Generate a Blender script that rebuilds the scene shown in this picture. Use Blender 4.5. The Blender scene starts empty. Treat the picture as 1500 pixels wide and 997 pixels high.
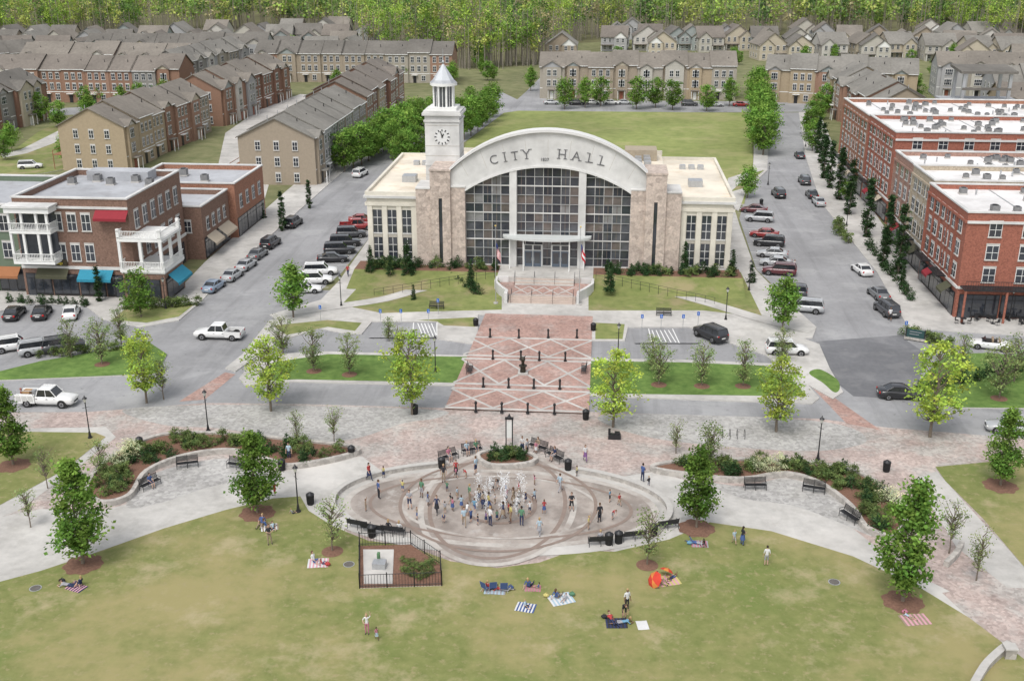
import bpy, math, random
import numpy as np
from mathutils import Vector, Matrix
from mathutils.geometry import tessellate_polygon
random.seed(7)
F=1600.0; CX=750.0; CY=498.5; HC=45.1
TH=math.atan(588.5/F); PSI=math.atan(140*math.cos(TH)/F)
st,ct,sp,cp=math.sin(TH),math.cos(TH),math.sin(PSI),math.cos(PSI)
FW=Vector((-sp*ct,cp*ct,-st)); RT=Vector((cp,sp,0)); UP=Vector((-sp*st,cp*st,ct))
def S(px,py,z=0.0):
    d=FW*F+RT*(px-CX)-UP*(py-CY)
    t=(z-HC)/d.z
    return (d.x*t,d.y*t)
sc=bpy.context.scene
cam=bpy.data.cameras.new("camera"); co=bpy.data.objects.new("camera",cam); sc.collection.objects.link(co)
co.location=(0,0,HC); co.rotation_euler=(math.pi/2-TH,0,PSI); cam.lens=38.4; cam.sensor_width=36; cam.clip_end=5000; cam.clip_start=1
sc.camera=co
w=bpy.data.worlds.new("World"); sc.world=w; w.use_nodes=True; nt=w.node_tree; nt.nodes.clear()
sky=nt.nodes.new("ShaderNodeTexSky"); sky.sky_type='NISHITA'; sky.sun_disc=False; sky.sun_elevation=math.radians(58); sky.sun_rotation=math.radians(200)
sky.dust_density=3; 
hs=nt.nodes.new("ShaderNodeHueSaturation"); hs.inputs['Saturation'].default_value=0.25; hs.inputs['Value'].default_value=1.45
bg=nt.nodes.new("ShaderNodeBackground"); bg.inputs[1].default_value=0.15
ow=nt.nodes.new("ShaderNodeOutputWorld")
nt.links.new(sky.outputs[0],hs.inputs['Color']); nt.links.new(hs.outputs[0],bg.inputs[0]); nt.links.new(bg.outputs[0],ow.inputs[0])
sl=bpy.data.lights.new("sun",'SUN'); sl.energy=1.5; sl.angle=math.radians(22); sl.color=(1,.965,.91)
so=bpy.data.objects.new("sun",sl); sc.collection.objects.link(so); so.rotation_euler=(math.radians(32),0,math.radians(-20)); so.location=(0,0,200)
sc.view_settings.view_transform='Standard'; sc.view_settings.look='None'; sc.view_settings.exposure=0

# ---------- materials
MC={}
def pm(name,c,var=.12,s=2.0,rough=.85,c2=None,big=0,bump=0,metal=0,spec=.3,cell=0,coat=0,patch=None):
    if name in MC: return MC[name]
    m=bpy.data.materials.new(name); m.use_nodes=True; n=m.node_tree.nodes; l=m.node_tree.links
    b=n['Principled BSDF']; b.inputs['Roughness'].default_value=rough; b.inputs['Metallic'].default_value=metal
    b.inputs['Specular IOR Level'].default_value=spec
    if coat: b.inputs['Coat Weight'].default_value=coat; b.inputs['Coat Roughness'].default_value=.08
    g=n.new('ShaderNodeNewGeometry'); nz=n.new('ShaderNodeTexNoise'); nz.inputs['Scale'].default_value=s; nz.inputs['Detail'].default_value=6; nz.inputs['Roughness'].default_value=.65
    l.new(g.outputs['Position'],nz.inputs['Vector'])
    mr=n.new('ShaderNodeMapRange'); mr.inputs[1].default_value=.3; mr.inputs[2].default_value=.7
    l.new(nz.outputs[0],mr.inputs[0])
    mx=n.new('ShaderNodeMix'); mx.data_type='RGBA'
    ca=[x*(1-var) for x in c]+[1]; cb=(list(c2) if c2 else [min(1,x*(1+var)) for x in c])+[1]
    mx.inputs[6].default_value=ca; mx.inputs[7].default_value=cb
    l.new(mr.outputs[0],mx.inputs[0]); out=mx.outputs[2]
    for pt in (patch or []):
        pc,ps,lo,hi,off=pt[:5]; strt=pt[5] if len(pt)>5 else (1,1,1); amt=pt[6] if len(pt)>6 else .8
        n4=n.new('ShaderNodeTexNoise'); n4.inputs['Scale'].default_value=ps; n4.inputs['Detail'].default_value=8; n4.inputs['Roughness'].default_value=.68
        mp=n.new('ShaderNodeVectorMath'); mp.operation='MULTIPLY_ADD'; mp.inputs[1].default_value=strt; mp.inputs[2].default_value=(off,off*2,0); l.new(g.outputs['Position'],mp.inputs[0]); l.new(mp.outputs[0],n4.inputs['Vector'])
        m4=n.new('ShaderNodeMapRange'); m4.inputs[1].default_value=lo; m4.inputs[2].default_value=hi; m4.inputs[4].default_value=amt; l.new(n4.outputs[0],m4.inputs[0])
        x4=n.new('ShaderNodeMix'); x4.data_type='RGBA'; l.new(m4.outputs[0],x4.inputs[0]); l.new(out,x4.inputs[6]); x4.inputs[7].default_value=(*pc,1); out=x4.outputs[2]
    if big:
        n2=n.new('ShaderNodeTexNoise'); n2.inputs['Scale'].default_value=big; n2.inputs['Detail'].default_value=5; n2.inputs['Roughness'].default_value=.6
        l.new(g.outputs['Position'],n2.inputs['Vector'])
        m2=n.new('ShaderNodeMapRange'); m2.inputs[1].default_value=.35; m2.inputs[2].default_value=.65; m2.inputs[3].default_value=.84; m2.inputs[4].default_value=1.12
        l.new(n2.outputs[0],m2.inputs[0])
        vm=n.new('ShaderNodeVectorMath'); vm.operation='SCALE'; l.new(out,vm.inputs[0]); l.new(m2.outputs[0],vm.inputs['Scale']); out=vm.outputs[0]
    if cell:
        vo=n.new('ShaderNodeTexVoronoi'); vo.inputs['Scale'].default_value=cell; l.new(g.outputs['Position'],vo.inputs['Vector'])
        sx=n.new('ShaderNodeSeparateColor'); l.new(vo.outputs['Color'],sx.inputs[0])
        m3=n.new('ShaderNodeMapRange'); m3.inputs[3].default_value=.8; m3.inputs[4].default_value=1.18; l.new(sx.outputs[0],m3.inputs[0])
        vm=n.new('ShaderNodeVectorMath'); vm.operation='SCALE'; l.new(out,vm.inputs[0]); l.new(m3.outputs[0],vm.inputs['Scale']); out=vm.outputs[0]
    l.new(out,b.inputs['Base Color'])
    if bump:
        bp=n.new('ShaderNodeBump'); bp.inputs['Strength'].default_value=bump; bp.inputs['Distance'].default_value=.05; l.new(nz.outputs[0],bp.inputs['Height']); l.new(bp.outputs[0],b.inputs['Normal'])
    MC[name]=m; return m
def leafmat(name,c,tr=.35):
    m=bpy.data.materials.new(name); m.use_nodes=True; n=m.node_tree.nodes; l=m.node_tree.links; n.clear()
    o=n.new('ShaderNodeOutputMaterial'); d=n.new('ShaderNodeBsdfDiffuse'); t=n.new('ShaderNodeBsdfTranslucent'); mx=n.new('ShaderNodeMixShader'); mx.inputs[0].default_value=tr
    a=n.new('ShaderNodeAttribute'); a.attribute_name='lc'
    oi=n.new('ShaderNodeObjectInfo'); mr=n.new('ShaderNodeMapRange'); mr.inputs[3].default_value=.8; mr.inputs[4].default_value=1.2; l.new(oi.outputs['Random'],mr.inputs[0])
    mm=n.new('ShaderNodeMix'); mm.data_type='RGBA'; mm.blend_type='MULTIPLY'; mm.inputs[0].default_value=1; mm.inputs[6].default_value=(*c,1); l.new(a.outputs['Color'],mm.inputs[7])
    vm=n.new('ShaderNodeVectorMath'); vm.operation='SCALE'; l.new(mm.outputs[2],vm.inputs[0]); l.new(mr.outputs[0],vm.inputs['Scale'])
    l.new(vm.outputs[0],d.inputs[0]); l.new(vm.outputs[0],t.inputs[0]); l.new(d.outputs[0],mx.inputs[1]); l.new(t.outputs[0],mx.inputs[2]); l.new(mx.outputs[0],o.inputs[0])
    return m
ASPH=pm('asphalt',(.28,.28,.285),.07,1.5,.9,big=.08,bump=.1,patch=[((.21,.21,.215),.5,.50,.62,9,(1,.06,1),.6),((.35,.35,.35),.15,.52,.62,40,(1,1,1),.6),((.17,.17,.175),1.2,.62,.66,70,(1,1,1),.6)])
ASPHN=pm('asphalt_new',(.15,.152,.16),.1,2,.9,big=.1,patch=[((.2,.2,.205),.3,.5,.62,4)])
CONC=pm('concrete',(.46,.445,.42),.07,1.2,.9,big=.15,patch=[((.36,.345,.32),.4,.50,.66,3),((.52,.50,.47),.12,.52,.62,22)])
KERB=pm('kerb_concrete',(.50,.485,.46),.08,3,.9)
SETT=pm('grey_setts',(.37,.36,.345),.1,3,.9,cell=3.5,big=.2,patch=[((.30,.29,.27),.3,.5,.65,3)])
BRK=pm('brick_pavers',(.40,.325,.295),.1,2,.9,cell=4,big=.2,patch=[((.39,.37,.345),.2,.46,.58,5),((.33,.26,.235),.5,.55,.66,15)])
BRKR=pm('red_brick_pavers',(.36,.235,.20),.12,2,.9,cell=4,big=.2,patch=[((.38,.30,.27),.4,.5,.62,5)])
GRASS=pm('lawn_dry',(.165,.195,.058),.18,.9,1,c2=(.215,.225,.082),bump=.3,patch=[((.31,.265,.125),.055,.47,.60,0),((.37,.315,.185),.16,.55,.66,31),((.13,.175,.045),.07,.54,.64,77),((.29,.25,.13),1.6,.54,.66,51)])
GRASS2=pm('lawn_green',(.095,.18,.038),.25,1.0,1,c2=(.155,.24,.06),big=.15,bump=.3)
GRASSM=pm('lawn_mid',(.16,.205,.06),.2,.6,1,c2=(.235,.25,.09),big=.05,bump=.2,patch=[((.30,.25,.14),.15,.5,.62,12)])
EARTH=pm('earth_grass',(.15,.18,.07),.3,.3,1,c2=(.22,.21,.11),big=.03)
FLOORF=pm('forest_floor',(.12,.105,.06),.3,.2,1,c2=(.16,.16,.07))
MULCH=pm('mulch',(.18,.10,.07),.3,6,1,bump=.4)
WHITE=pm('white_paint',(.72,.72,.70),.04,2,.6)
BLACK=pm('black_metal',(.018,.018,.02),.1,5,.45,spec=.5)
GLASS=pm('dark_glass',(.035,.04,.05),.3,.8,.08,spec=.9)
GLS=[pm('hall_glass_%d'%i,c,.3,.7,.1,spec=.8) for i,c in enumerate([(.045,.05,.06),(.075,.08,.09),(.13,.11,.10),(.03,.035,.045),(.2,.2,.2)])]  # paler and brown tints put reflections into the pane colour
STONE=pm('rose_stone',(.46,.385,.335),.25,3,.9,cell=1.6,bump=.2)
WALLST=pm('wall_stone',(.40,.375,.345),.15,3,cell=2.5)
WCAP=pm('wall_cap',(.44,.425,.40),.1,2)
CREAM=pm('cream_stucco',(.62,.585,.505),.05,1,.9,big=.2)
PALE=pm('pale_stone',(.57,.565,.55),.05,1,.85,big=.3)
ROOFW=pm('white_roof',(.70,.685,.675),.06,.5,.8,big=.12,patch=[((.56,.54,.52),.25,.50,.66,5)])
ROOFT=pm('tan_roof',(.68,.62,.52),.06,.4,.9,big=.12,patch=[((.6,.5,.38),.3,.52,.66,5)])
ROOFG=pm('grey_roof',(.38,.39,.41),.08,.5,.9,big=.12,patch=[((.3,.3,.31),.4,.5,.66,5)])
SHING=[pm('shingle_%d'%i,c,.15,1.2,.95,big=.1) for i,c in enumerate([(.17,.15,.13),(.195,.175,.15),(.145,.135,.12),(.20,.19,.17)])]
WALLS=[pm('wall_%d'%i,c,.08,2,.9) for i,c in enumerate([(.31,.26,.20),(.25,.15,.105),(.34,.31,.26),(.29,.18,.13),(.24,.23,.21),(.36,.29,.20),(.22,.125,.09)])]
SIDING=[pm('siding_%d'%i,c,.06,2,.8) for i,c in enumerate([(.42,.40,.35),(.34,.34,.34),(.45,.40,.31),(.29,.32,.31),(.50,.48,.44)])]
BRICKB=pm('brown_brick',(.20,.125,.095),.15,5,.9,cell=6)
BRICKR=pm('red_brick',(.30,.115,.08),.15,5,.9,cell=6)
BRICKR2=pm('orange_brick',(.30,.15,.10),.15,5,.9,cell=6)
METAL=pm('galvanised',(.45,.46,.47),.1,4,.45,metal=.6)
BARK=pm('bark',(.17,.14,.11),.2,6,1)
# ---------- mesh builder
class MB:
    def __init__(s): s.v=[];s.f=[];s.m=[];s.sm=[];s.mats=[];s.M=Matrix.Identity(4)
    def mi(s,mat):
        if mat not in s.mats: s.mats.append(mat)
        return s.mats.index(mat)
    def add(s,vs,fs,mat,smooth=False):
        o=len(s.v); M=s.M
        for p in vs: s.v.append(tuple(M@Vector(p)))
        k=s.mi(mat)
        for f in fs: s.f.append(tuple(i+o for i in f)); s.m.append(k); s.sm.append(smooth)
    def box(s,x0,x1,y0,y1,z0,z1,mat):
        s.add([(x0,y0,z0),(x1,y0,z0),(x1,y1,z0),(x0,y1,z0),(x0,y0,z1),(x1,y0,z1),(x1,y1,z1),(x0,y1,z1)],
              [(0,3,2,1),(4,5,6,7),(0,1,5,4),(1,2,6,5),(2,3,7,6),(3,0,4,7)],mat)
    def tube(s,p0,p1,r0,r1,mat,n=8,cap=True,smooth=True):
        p0=Vector(p0);p1=Vector(p1); d=(p1-p0); 
        if d.length<1e-6: return
        q=d.to_track_quat('Z','Y'); vs=[]
        for p,r in((p0,r0),(p1,r1)):
            for i in range(n):
                a=2*math.pi*i/n; vs.append(p+q@Vector((r*math.cos(a),r*math.sin(a),0)))
        fs=[(i,(i+1)%n,n+(i+1)%n,n+i) for i in range(n)]
        s.add(vs,fs,mat,smooth)
        if cap: s.add(vs,[tuple(range(n-1,-1,-1)),tuple(range(n,2*n))],mat)
    def cyl(s,x,y,z0,z1,r,mat,r1=None,n=12): s.tube((x,y,z0),(x,y,z1),r,r if r1 is None else r1,mat,n)
    def ball(s,c,r,mat,n=8,sz=(1,1,1)):
        vs=[];fs=[];m=n//2+1
        for j in range(m+1):
            ph=math.pi*j/m
            for i in range(n):
                a=2*math.pi*i/n; vs.append((c[0]+r*sz[0]*math.sin(ph)*math.cos(a),c[1]+r*sz[1]*math.sin(ph)*math.sin(a),c[2]-r*sz[2]*math.cos(ph)))
        for j in range(m):
            for i in range(n): fs.append((j*n+i,j*n+(i+1)%n,(j+1)*n+(i+1)%n,(j+1)*n+i))
        s.add(vs,fs,mat,True)
    def poly(s,pts,z,mat):
        P=[Vector((p[0],p[1],0)) for p in pts]; tr=tessellate_polygon([P])
        vs=[(p[0],p[1],z) for p in pts]; out=[]
        for t in tr:
            a,b,c=[P[i] for i in t]
            out.append(tuple(t) if (b-a).cross(c-a).z>0 else tuple(reversed(t)))
        s.add(vs,out,mat)
    def prism(s,pts,z0,z1,mat,top=None):
        s.poly(pts,z1,top or mat); n=len(pts)
        vs=[(p[0],p[1],z0) for p in pts]+[(p[0],p[1],z1) for p in pts]
        s.add(vs,[(i,(i+1)%n,n+(i+1)%n,n+i) for i in range(n)],mat)
    def slab4(s,a,b,c,d,t,mat):
        vs=[a,b,c,d]+[(p[0],p[1],p[2]-t) for p in(a,b,c,d)]
        s.add(vs,[(0,1,2,3),(7,6,5,4),(0,4,5,1),(1,5,6,2),(2,6,7,3),(3,7,4,0)],mat)
    def mesh(s,name):
        me=bpy.data.meshes.new(name); me.from_pydata(s.v,[],s.f)
        for m in s.mats: me.materials.append(m)
        me.polygons.foreach_set('material_index',s.m); me.polygons.foreach_set('use_smooth',s.sm); me.update(); return me
    def obj(s,name,loc=(0,0,0),rot=0,parent=None):
        return link(name,s.mesh(name),loc,rot,parent)
def link(name,me,loc=(0,0,0),rot=0,parent=None,scale=1):
    o=bpy.data.objects.new(name,me); sc.collection.objects.link(o); o.location=loc; o.rotation_euler=(0,0,rot)
    o.scale=(scale,)*3 if not isinstance(scale,tuple) else scale
    if parent: o.parent=parent
    return o
def empty(name,loc=(0,0,0),rot=0): return link(name,None,loc,rot)
def PX(l,z=0): return [S(a,b,z) for a,b in l]
def smooth_closed(pts,k=6,closed=True):
    out=[];n=len(pts)
    rng=range(n) if closed else range(n-1)
    for i in rng:
        if closed: p=[pts[(i+j-1)%n] for j in range(4)]
        else: p=[pts[max(0,min(n-1,i+j-1))] for j in range(4)]
        for a in range(k):
            t=a/k; out.append(tuple(.5*((2*p[1][c])+(-p[0][c]+p[2][c])*t+(2*p[0][c]-5*p[1][c]+4*p[2][c]-p[3][c])*t*t+(-p[0][c]+3*p[1][c]-3*p[2][c]+p[3][c])*t**3) for c in range(2)))
    if not closed: out.append(tuple(pts[-1]))
    return out
def sheet(name,pts,z,mat,smooth=False):
    if smooth: pts=smooth_closed(pts)
    mb=MB(); mb.poly(pts,z,mat); return mb.obj(name)
def slab(name,pts,z,mat,side=None,smooth=False,rim=None):
    if smooth: pts=smooth_closed(pts)
    mb=MB(); mb.prism(pts,0,z,side or KERB,mat); return mb.obj(name)
def strip(pts,w):
    L=[];R=[];n=len(pts)
    for i,p in enumerate(pts):
        a=Vector(pts[max(0,i-1)]);b=Vector(pts[min(n-1,i+1)]); d=(b-a).normalized(); nn=Vector((-d.y,d.x))*w/2
        L.append((p[0]+nn.x,p[1]+nn.y)); R.append((p[0]-nn.x,p[1]-nn.y))
    return L,R
def strip_mesh(mb,pts,w,z,mat,closed=False,z1=None):
    if closed: pts=list(pts)+[pts[0],pts[1]]
    L,R=strip(pts,w)
    if closed: L=L[1:];R=R[1:]; L[-1]=L[0];R[-1]=R[0]
    n=len(L)
    if z1 is None:
        mb.add([(p[0],p[1],z) for p in L]+[(p[0],p[1],z) for p in R],[(i,n+i,n+i+1,i+1) for i in range(n-1)],mat)
    else:
        vs=[(p[0],p[1],z) for p in L]+[(p[0],p[1],z) for p in R]+[(p[0],p[1],z1) for p in L]+[(p[0],p[1],z1) for p in R]
        fs=[]
        for i in range(n-1): fs+=[(2*n+i,3*n+i,3*n+i+1,2*n+i+1),(i,2*n+i,2*n+i+1,i+1),(n+i+1,3*n+i+1,3*n+i,n+i)]
        fs+=[(0,n,3*n,2*n),(n-1,3*n-1,4*n-1,2*n-1)]
        mb.add(vs,fs,mat)
# ---------- ground
sheet('ground',[(-2500,-200),(2500,-200),(2500,4000),(-2500,4000)],-0.004,EARTH)
sheet('forest_floor',PX([(-300,66),(120,58),(330,44),(500,46),(545,82),(700,102),(790,94),(830,64),(1000,56),(1200,50),(1400,62),(1800,78)])+[(1500,3500),(-1800,3500)],0.0,FLOORF)
sheet('cross_street',PX([(-500,425),(1900,425),(2100,700),(1500,642),(1300,626),(1200,613),(860,603),(680,598),(430,591),(300,590),(130,603),(-500,606)]),0.0,ASPH)
sheet('new_asphalt_road',PX([(1195,500),(1215,478),(1305,470),(1330,500),(1360,520),(1345,560),(1330,585),(1250,580),(1225,560)]),0.006,ASPHN)
ls=[(255,480),(335,400),(420,325),(505,250),(545,218),(600,182),(640,165),(690,148),(735,135)]
rs=[(760,147),(735,168),(685,205),(628,245),(560,325),(500,400),(470,425),(400,470)]
sheet('west_street',PX(ls+rs),0.008,ASPH)
sheet('east_street',PX([(1195,500),(1135,420),(1108,395),(1083,320),(1092,285),(1122,250),(1128,200),(1130,165),(1170,165),(1180,230),(1202,297),(1245,350),(1285,400),(1330,470),(1330,490)]),0.009,ASPH)
sheet('north_street',PX([(735,166),(770,135),(800,105),(840,90),(850,94),(815,118),(800,147),(1190,149),(1420,150),(1420,162),(1190,164)]),0.005,ASPH)
sheet('back_alley',PX([(300,300),(385,300),(400,250),(370,200),(420,165),(470,140),(440,138),(380,160),(330,195),(320,240)]),0.006,CONC)
sheet('far_west_street',PX([(-60,180),(110,168),(260,158),(330,135),(370,105),(395,85),(380,85),(350,105),(300,135),(250,150),(100,158),(-60,168)]),0.004,ASPH)
slab('common_green',PX([(0,262),(95,248),(112,235),(168,195),(180,182),(90,184),(60,192),(20,220),(-40,250)]),.1,GRASSM,smooth=True)
sheet('common_path',PX([(5,232),(40,225),(80,210),(100,190),(90,190),(60,205),(30,220),(0,226)]),.108,CONC)
slab('north_lawn',PX([(676,228),(684,208),(738,166),(760,163),(1090,166),(1100,175),(1103,240),(1098,262),(1090,300),(640,262)]),.12,pm('north_grass',(.19,.235,.07),.15,.4,1,c2=(.26,.285,.10),big=.03,patch=[((.3,.29,.13),.06,.5,.62,12)]))
slab('east_verge',PX([(1064,300),(1066,262),(1103,250),(1106,172),(1127,172),(1124,250),(1093,280),(1082,310)]),.13,CONC)
slab('east_verge_grass',PX([(1070,282),(1100,255),(1120,250),(1105,262),(1092,276)]),.14,GRASSM)
slab('hall_block_pavement',PX([(395,462),(470,440),(497,412),(548,340),(620,262),(1062,262),(1083,330),(1106,395),(1140,430),(1196,480),(1190,496),(1130,498),(1040,470),(700,462),(610,462),(540,470),(415,474)]),.12,CONC)
slab('hall_lawn_west',PX([(500,448),(545,400),(735,400),(735,455),(612,458),(560,460)]),.14,GRASSM)
slab('hall_lawn_east',PX([(862,400),(1085,400),(1118,468),(1080,462),(1030,456),(862,456)]),.142,GRASSM)
mb=MB()
for p in ([(410,462),(480,452),(560,440),(620,424),(690,414)],[(1190,486),(1120,470),(1040,446),(960,424),(900,412)]):
    strip_mesh(mb,smooth_closed(PX(p),5,False),2.2,.17,CONC)
mb.obj('curved_walkway')
slab('front_pavement_west',PX([(395,470),(535,462),(700,458),(700,492),(695,505),(640,497),(640,472),(545,472),(530,490),(500,488),(470,482),(410,500),(380,520),(345,545),(330,540),(355,520)]),.125,CONC)
slab('front_pavement_east',PX([(866,458),(1040,462),(1130,480),(1200,505),(1215,540),(1235,575),(1220,585),(1175,560),(1120,520),(1060,500),(1010,480),(920,480),(915,500),(866,500)]),.125,CONC)
slab('front_verge_west',PX([(610,470),(695,466),(696,480),(650,478),(640,472)]),.135,GRASSM)
slab('front_verge_west',PX([(400,478),(480,470),(530,474),(520,486),(480,480),(420,492)]),.135,GRASSM)
slab('front_verge_east',PX([(872,474),(915,476),(912,498),(872,498)]),.135,GRASSM)
slab('west_pavement',PX([(-60,470),(-60,425),(190,432),(262,425),(300,385),(420,280),(505,210),(560,170),(590,165),(545,218),(505,250),(420,325),(335,400),(292,445),(262,470),(205,480),(150,468),(125,448),(50,445)]),.12,CONC)
slab('west_verge',PX([(165,470),(190,448),(240,450),(285,447),(262,465),(215,474)]),.14,GRASSM)
slab('parking_island',PX([(-60,552),(0,545),(60,530),(150,515),(215,500),(245,520),(230,548),(150,552),(0,558)]),.13,GRASS2)
slab('parking_island_east',PX([(1185,548),(1200,542),(1225,556),(1230,570),(1222,576),(1205,562)]),.13,GRASS2,smooth=True)
slab('east_pavement',PX([(1330,480),(1285,400),(1245,350),(1202,297),(1180,230),(1170,165),(1200,165),(1232,240),(1300,340),(1500,430),(1700,440),(1700,500),(1500,492),(1395,486)]),.12,CONC)
slab('east_island',PX([(1345,560),(1385,520),(1450,518),(1560,530),(1600,600),(1400,598),(1350,590)]),.13,GRASS2)
slab('green_island_west',PX([(350,555),(380,520),(480,516),(692,522),(668,566),(430,560),(360,566)]),.13,CONC)
slab('green_island_east',PX([(862,526),(1000,528),(1140,534),(1175,555),(1200,584),(1190,592),(900,582),(855,580)]),.13,CONC)
sheet('island_lawn_west',PX([(400,532),(480,520),(688,524),(668,562),(435,557),(375,560)]),.137,GRASS2)
sheet('island_lawn_east',PX([(866,530),(1000,532),(1120,537),(1155,553),(1182,582),(900,578),(860,576)]),.137,GRASS2)
mb=MB()
for pl in ([(545,474),(640,474),(638,496),(540,496)],[(925,483),(1010,483),(1025,504),(930,504)]): mb.poly(PX(pl),.145,ASPH)
mb.obj('accessible_parking_bays')
mb=MB()
def line(p,q,w=.12,z=.15): strip_mesh(mb,[S(*p),S(*q)],w,z,WHITE)
for a in range(5): line((612+a*5,475),(616+a*5+4,495)); line((955+a*6,485),(962+a*7,503))
for p,q in [((575,474),(570,496)),((606,474),(604,496)),((640,474),(640,496)),((950,483),(955,504)),((985,483),(995,504))]: line(p,q)
for i in range(10):
    y=322+i*11; x=890-(y+90)*.80
    a=S(x,y); strip_mesh(mb,[a,(a[0]-5,a[1]-1.2)],.1,.016,WHITE)
for i in range(13):
    y=300+i*11.5; xx=S(1083+(y-320)*.33,y); strip_mesh(mb,[xx,(xx[0]+5,xx[1]-1.2)],.1,.017,WHITE)
mb.obj('parking_markings')
# ---------- plaza south
sheet('brick_plaza',PX([(-300,606),(130,603),(300,590),(430,591),(680,598),(860,603),(1200,613),(1300,626),(1500,642),(2000,700),(2000,900),(1700,1100),(1000,900),(400,900),(-300,900)]),0.004,BRK)
sheet('paved_tree_strip_west',PX([(180,600),(300,593),(430,594),(640,600),(640,612),(590,620),(520,642),(430,648),(330,628),(240,622)]),.009,SETT,True)
sheet('paved_tree_strip_east',PX([(885,608),(1000,607),(1210,618),(1270,645),(1200,660),(1080,655),(960,642),(890,622)]),.009,SETT,True)
WL=[(-200,905),(-200,800),(0,757),(60,745),(150,748),(230,725),(310,700),(400,694),(470,676),(530,668),(560,690),(520,720),(500,790),(450,760),(400,730),(330,747),(240,774),(150,806),(60,836),(0,852)]
sheet('concrete_walk_west',PX(WL),.010,CONC)
WR=[(900,700),(960,690),(1010,705),(1090,722),(1160,722),(1220,750),(1270,790),(1320,830),(1400,870),(1500,880),(1700,950),(1700,1080),(1500,965),(1420,905),(1350,862),(1250,815),(1130,778),(1040,765),(980,795),(900,812)]
sheet('concrete_walk_east',PX(WR),.010,CONC)
sheet('gravel_seating_west',PX([(185,742),(215,700),(270,680),(340,672),(400,692),(390,700),(310,712),(240,735)]),.014,SETT,True)
sheet('gravel_seating_east',PX([(1030,705),(1090,712),(1150,700),(1210,718),(1250,748),(1280,785),(1230,765),(1160,740),(1090,730)]),.014,SETT,True)
sheet('concrete_path_far_west',PX([(-100,632),(0,628),(155,625),(170,640),(120,680),(30,745),(-100,800),(-100,770),(0,735),(95,685),(150,640),(0,637),(-100,640)]),.013,CONC)
slab('small_lawn_west',PX([(-100,642),(0,632),(140,634),(155,640),(95,688),(0,740),(-100,770)]),.05,GRASS)
slab('small_lawn_east',PX([(1370,684),(1500,672),(1650,680),(1650,860),(1500,830),(1440,760),(1385,705)]),.05,GRASS)
sheet('concrete_path_far_east',PX([(1340,700),(1372,690),(1440,765),(1500,830),(1600,900),(1500,880),(1400,800)]),.015,CONC)
sheet('brick_path_east',PX([(1380,868),(1430,858),(1520,862),(1700,930),(1700,1100),(1500,965),(1420,905)]),.017,BRK)
LAWN=[(-300,1200),(-300,960),(0,852),(60,836),(150,806),(240,774),(330,747),(400,730),(440,727),(452,748),(490,772),(540,792),(600,800),(660,822),(728,832),(790,824),(840,806),(900,808),(980,790),(1040,765),(1130,778),(1250,815),(1350,862),(1420,905),(1500,965),(1900,1200)]
slab('park_lawn',PX(LAWN),.04,GRASS)
# grass tufts on near lawn edge and field
# fountain
def ell(cx,cy,a,b,n=72): return [(cx+a*math.cos(2*math.pi*i/n),cy+b*math.sin(2*math.pi*i/n)) for i in range(n)]
y0=S(732,688)[1]; y1=S(732,802)[1]; ec=((S(732,742)[0]),(y0+y1)/2); ea=(S(965,742)[0]-S(500,742)[0])/2; eb=(y0-y1)/2
t0=S(728,660)[1]; t1=S(728,831)[1]; vc=(S(728,745)[0],(t0+t1)/2); va=(S(845,745)[0]-S(611,745)[0])/2; vb=(t0-t1)/2
PADC=pm('fountain_pad',(.37,.325,.29),.1,1,.4,big=.3,patch=[((.235,.20,.175),.22,.44,.56,2),((.42,.39,.36),.5,.58,.66,8)]); PADD=pm('pad_band_brown',(.24,.185,.155),.1,2,.5); PADL=pm('pad_band_light',(.45,.42,.385),.1,2,.6,patch=[((.3,.26,.23),.3,.46,.6,2)])
mb=MB(); mb.poly(ell(*ec,ea+2.0,eb+1.2),.046,CONC); mb.poly(ell(*ec,ea,eb),.050,PADC); mb.poly(ell(*vc,va,vb),.055,PADC)
for c,a,b,w_,z,m in [(ec,ea-.3,eb-.3,.6,.060,PADL),(vc,va-.25,vb-.25,.5,.064,PADL),(vc,va-1.0,vb-1.2,.35,.068,PADD),(ec,ea-2.3,eb-1.4,.3,.072,PADD),(ec,ea*.62,eb*.8,.3,.076,PADL),((ec[0],ec[1]),3.0,3.0,.35,.080,PADD),(vc,va+1.6,vb*.78,.3,.084,PADD)]:
    strip_mesh(mb,ell(*c,a,b),w_,z,m,True)
for i in range(9):
    a=math.pi*2*i/9; mb.tube((ec[0]+2*math.cos(a),ec[1]+2*math.sin(a),.05),(ec[0]+2*math.cos(a),ec[1]+2*math.sin(a),.094),.12,.12,METAL,8)
mb.obj('splash_fountain_pad')
for a0,a1 in((112,208),(-28,68)):
    pts=[(ec[0]+(ea+.9)*math.cos(math.radians(t)),ec[1]+(eb+.9)*math.sin(math.radians(t))) for t in range(a0,a1,4)]
    mb=MB(); strip_mesh(mb,pts,.42,0,WALLST,z1=.42); strip_mesh(mb,pts,.5,.422,WCAP,z1=.49); mb.obj('curved_seat_wall')
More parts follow.
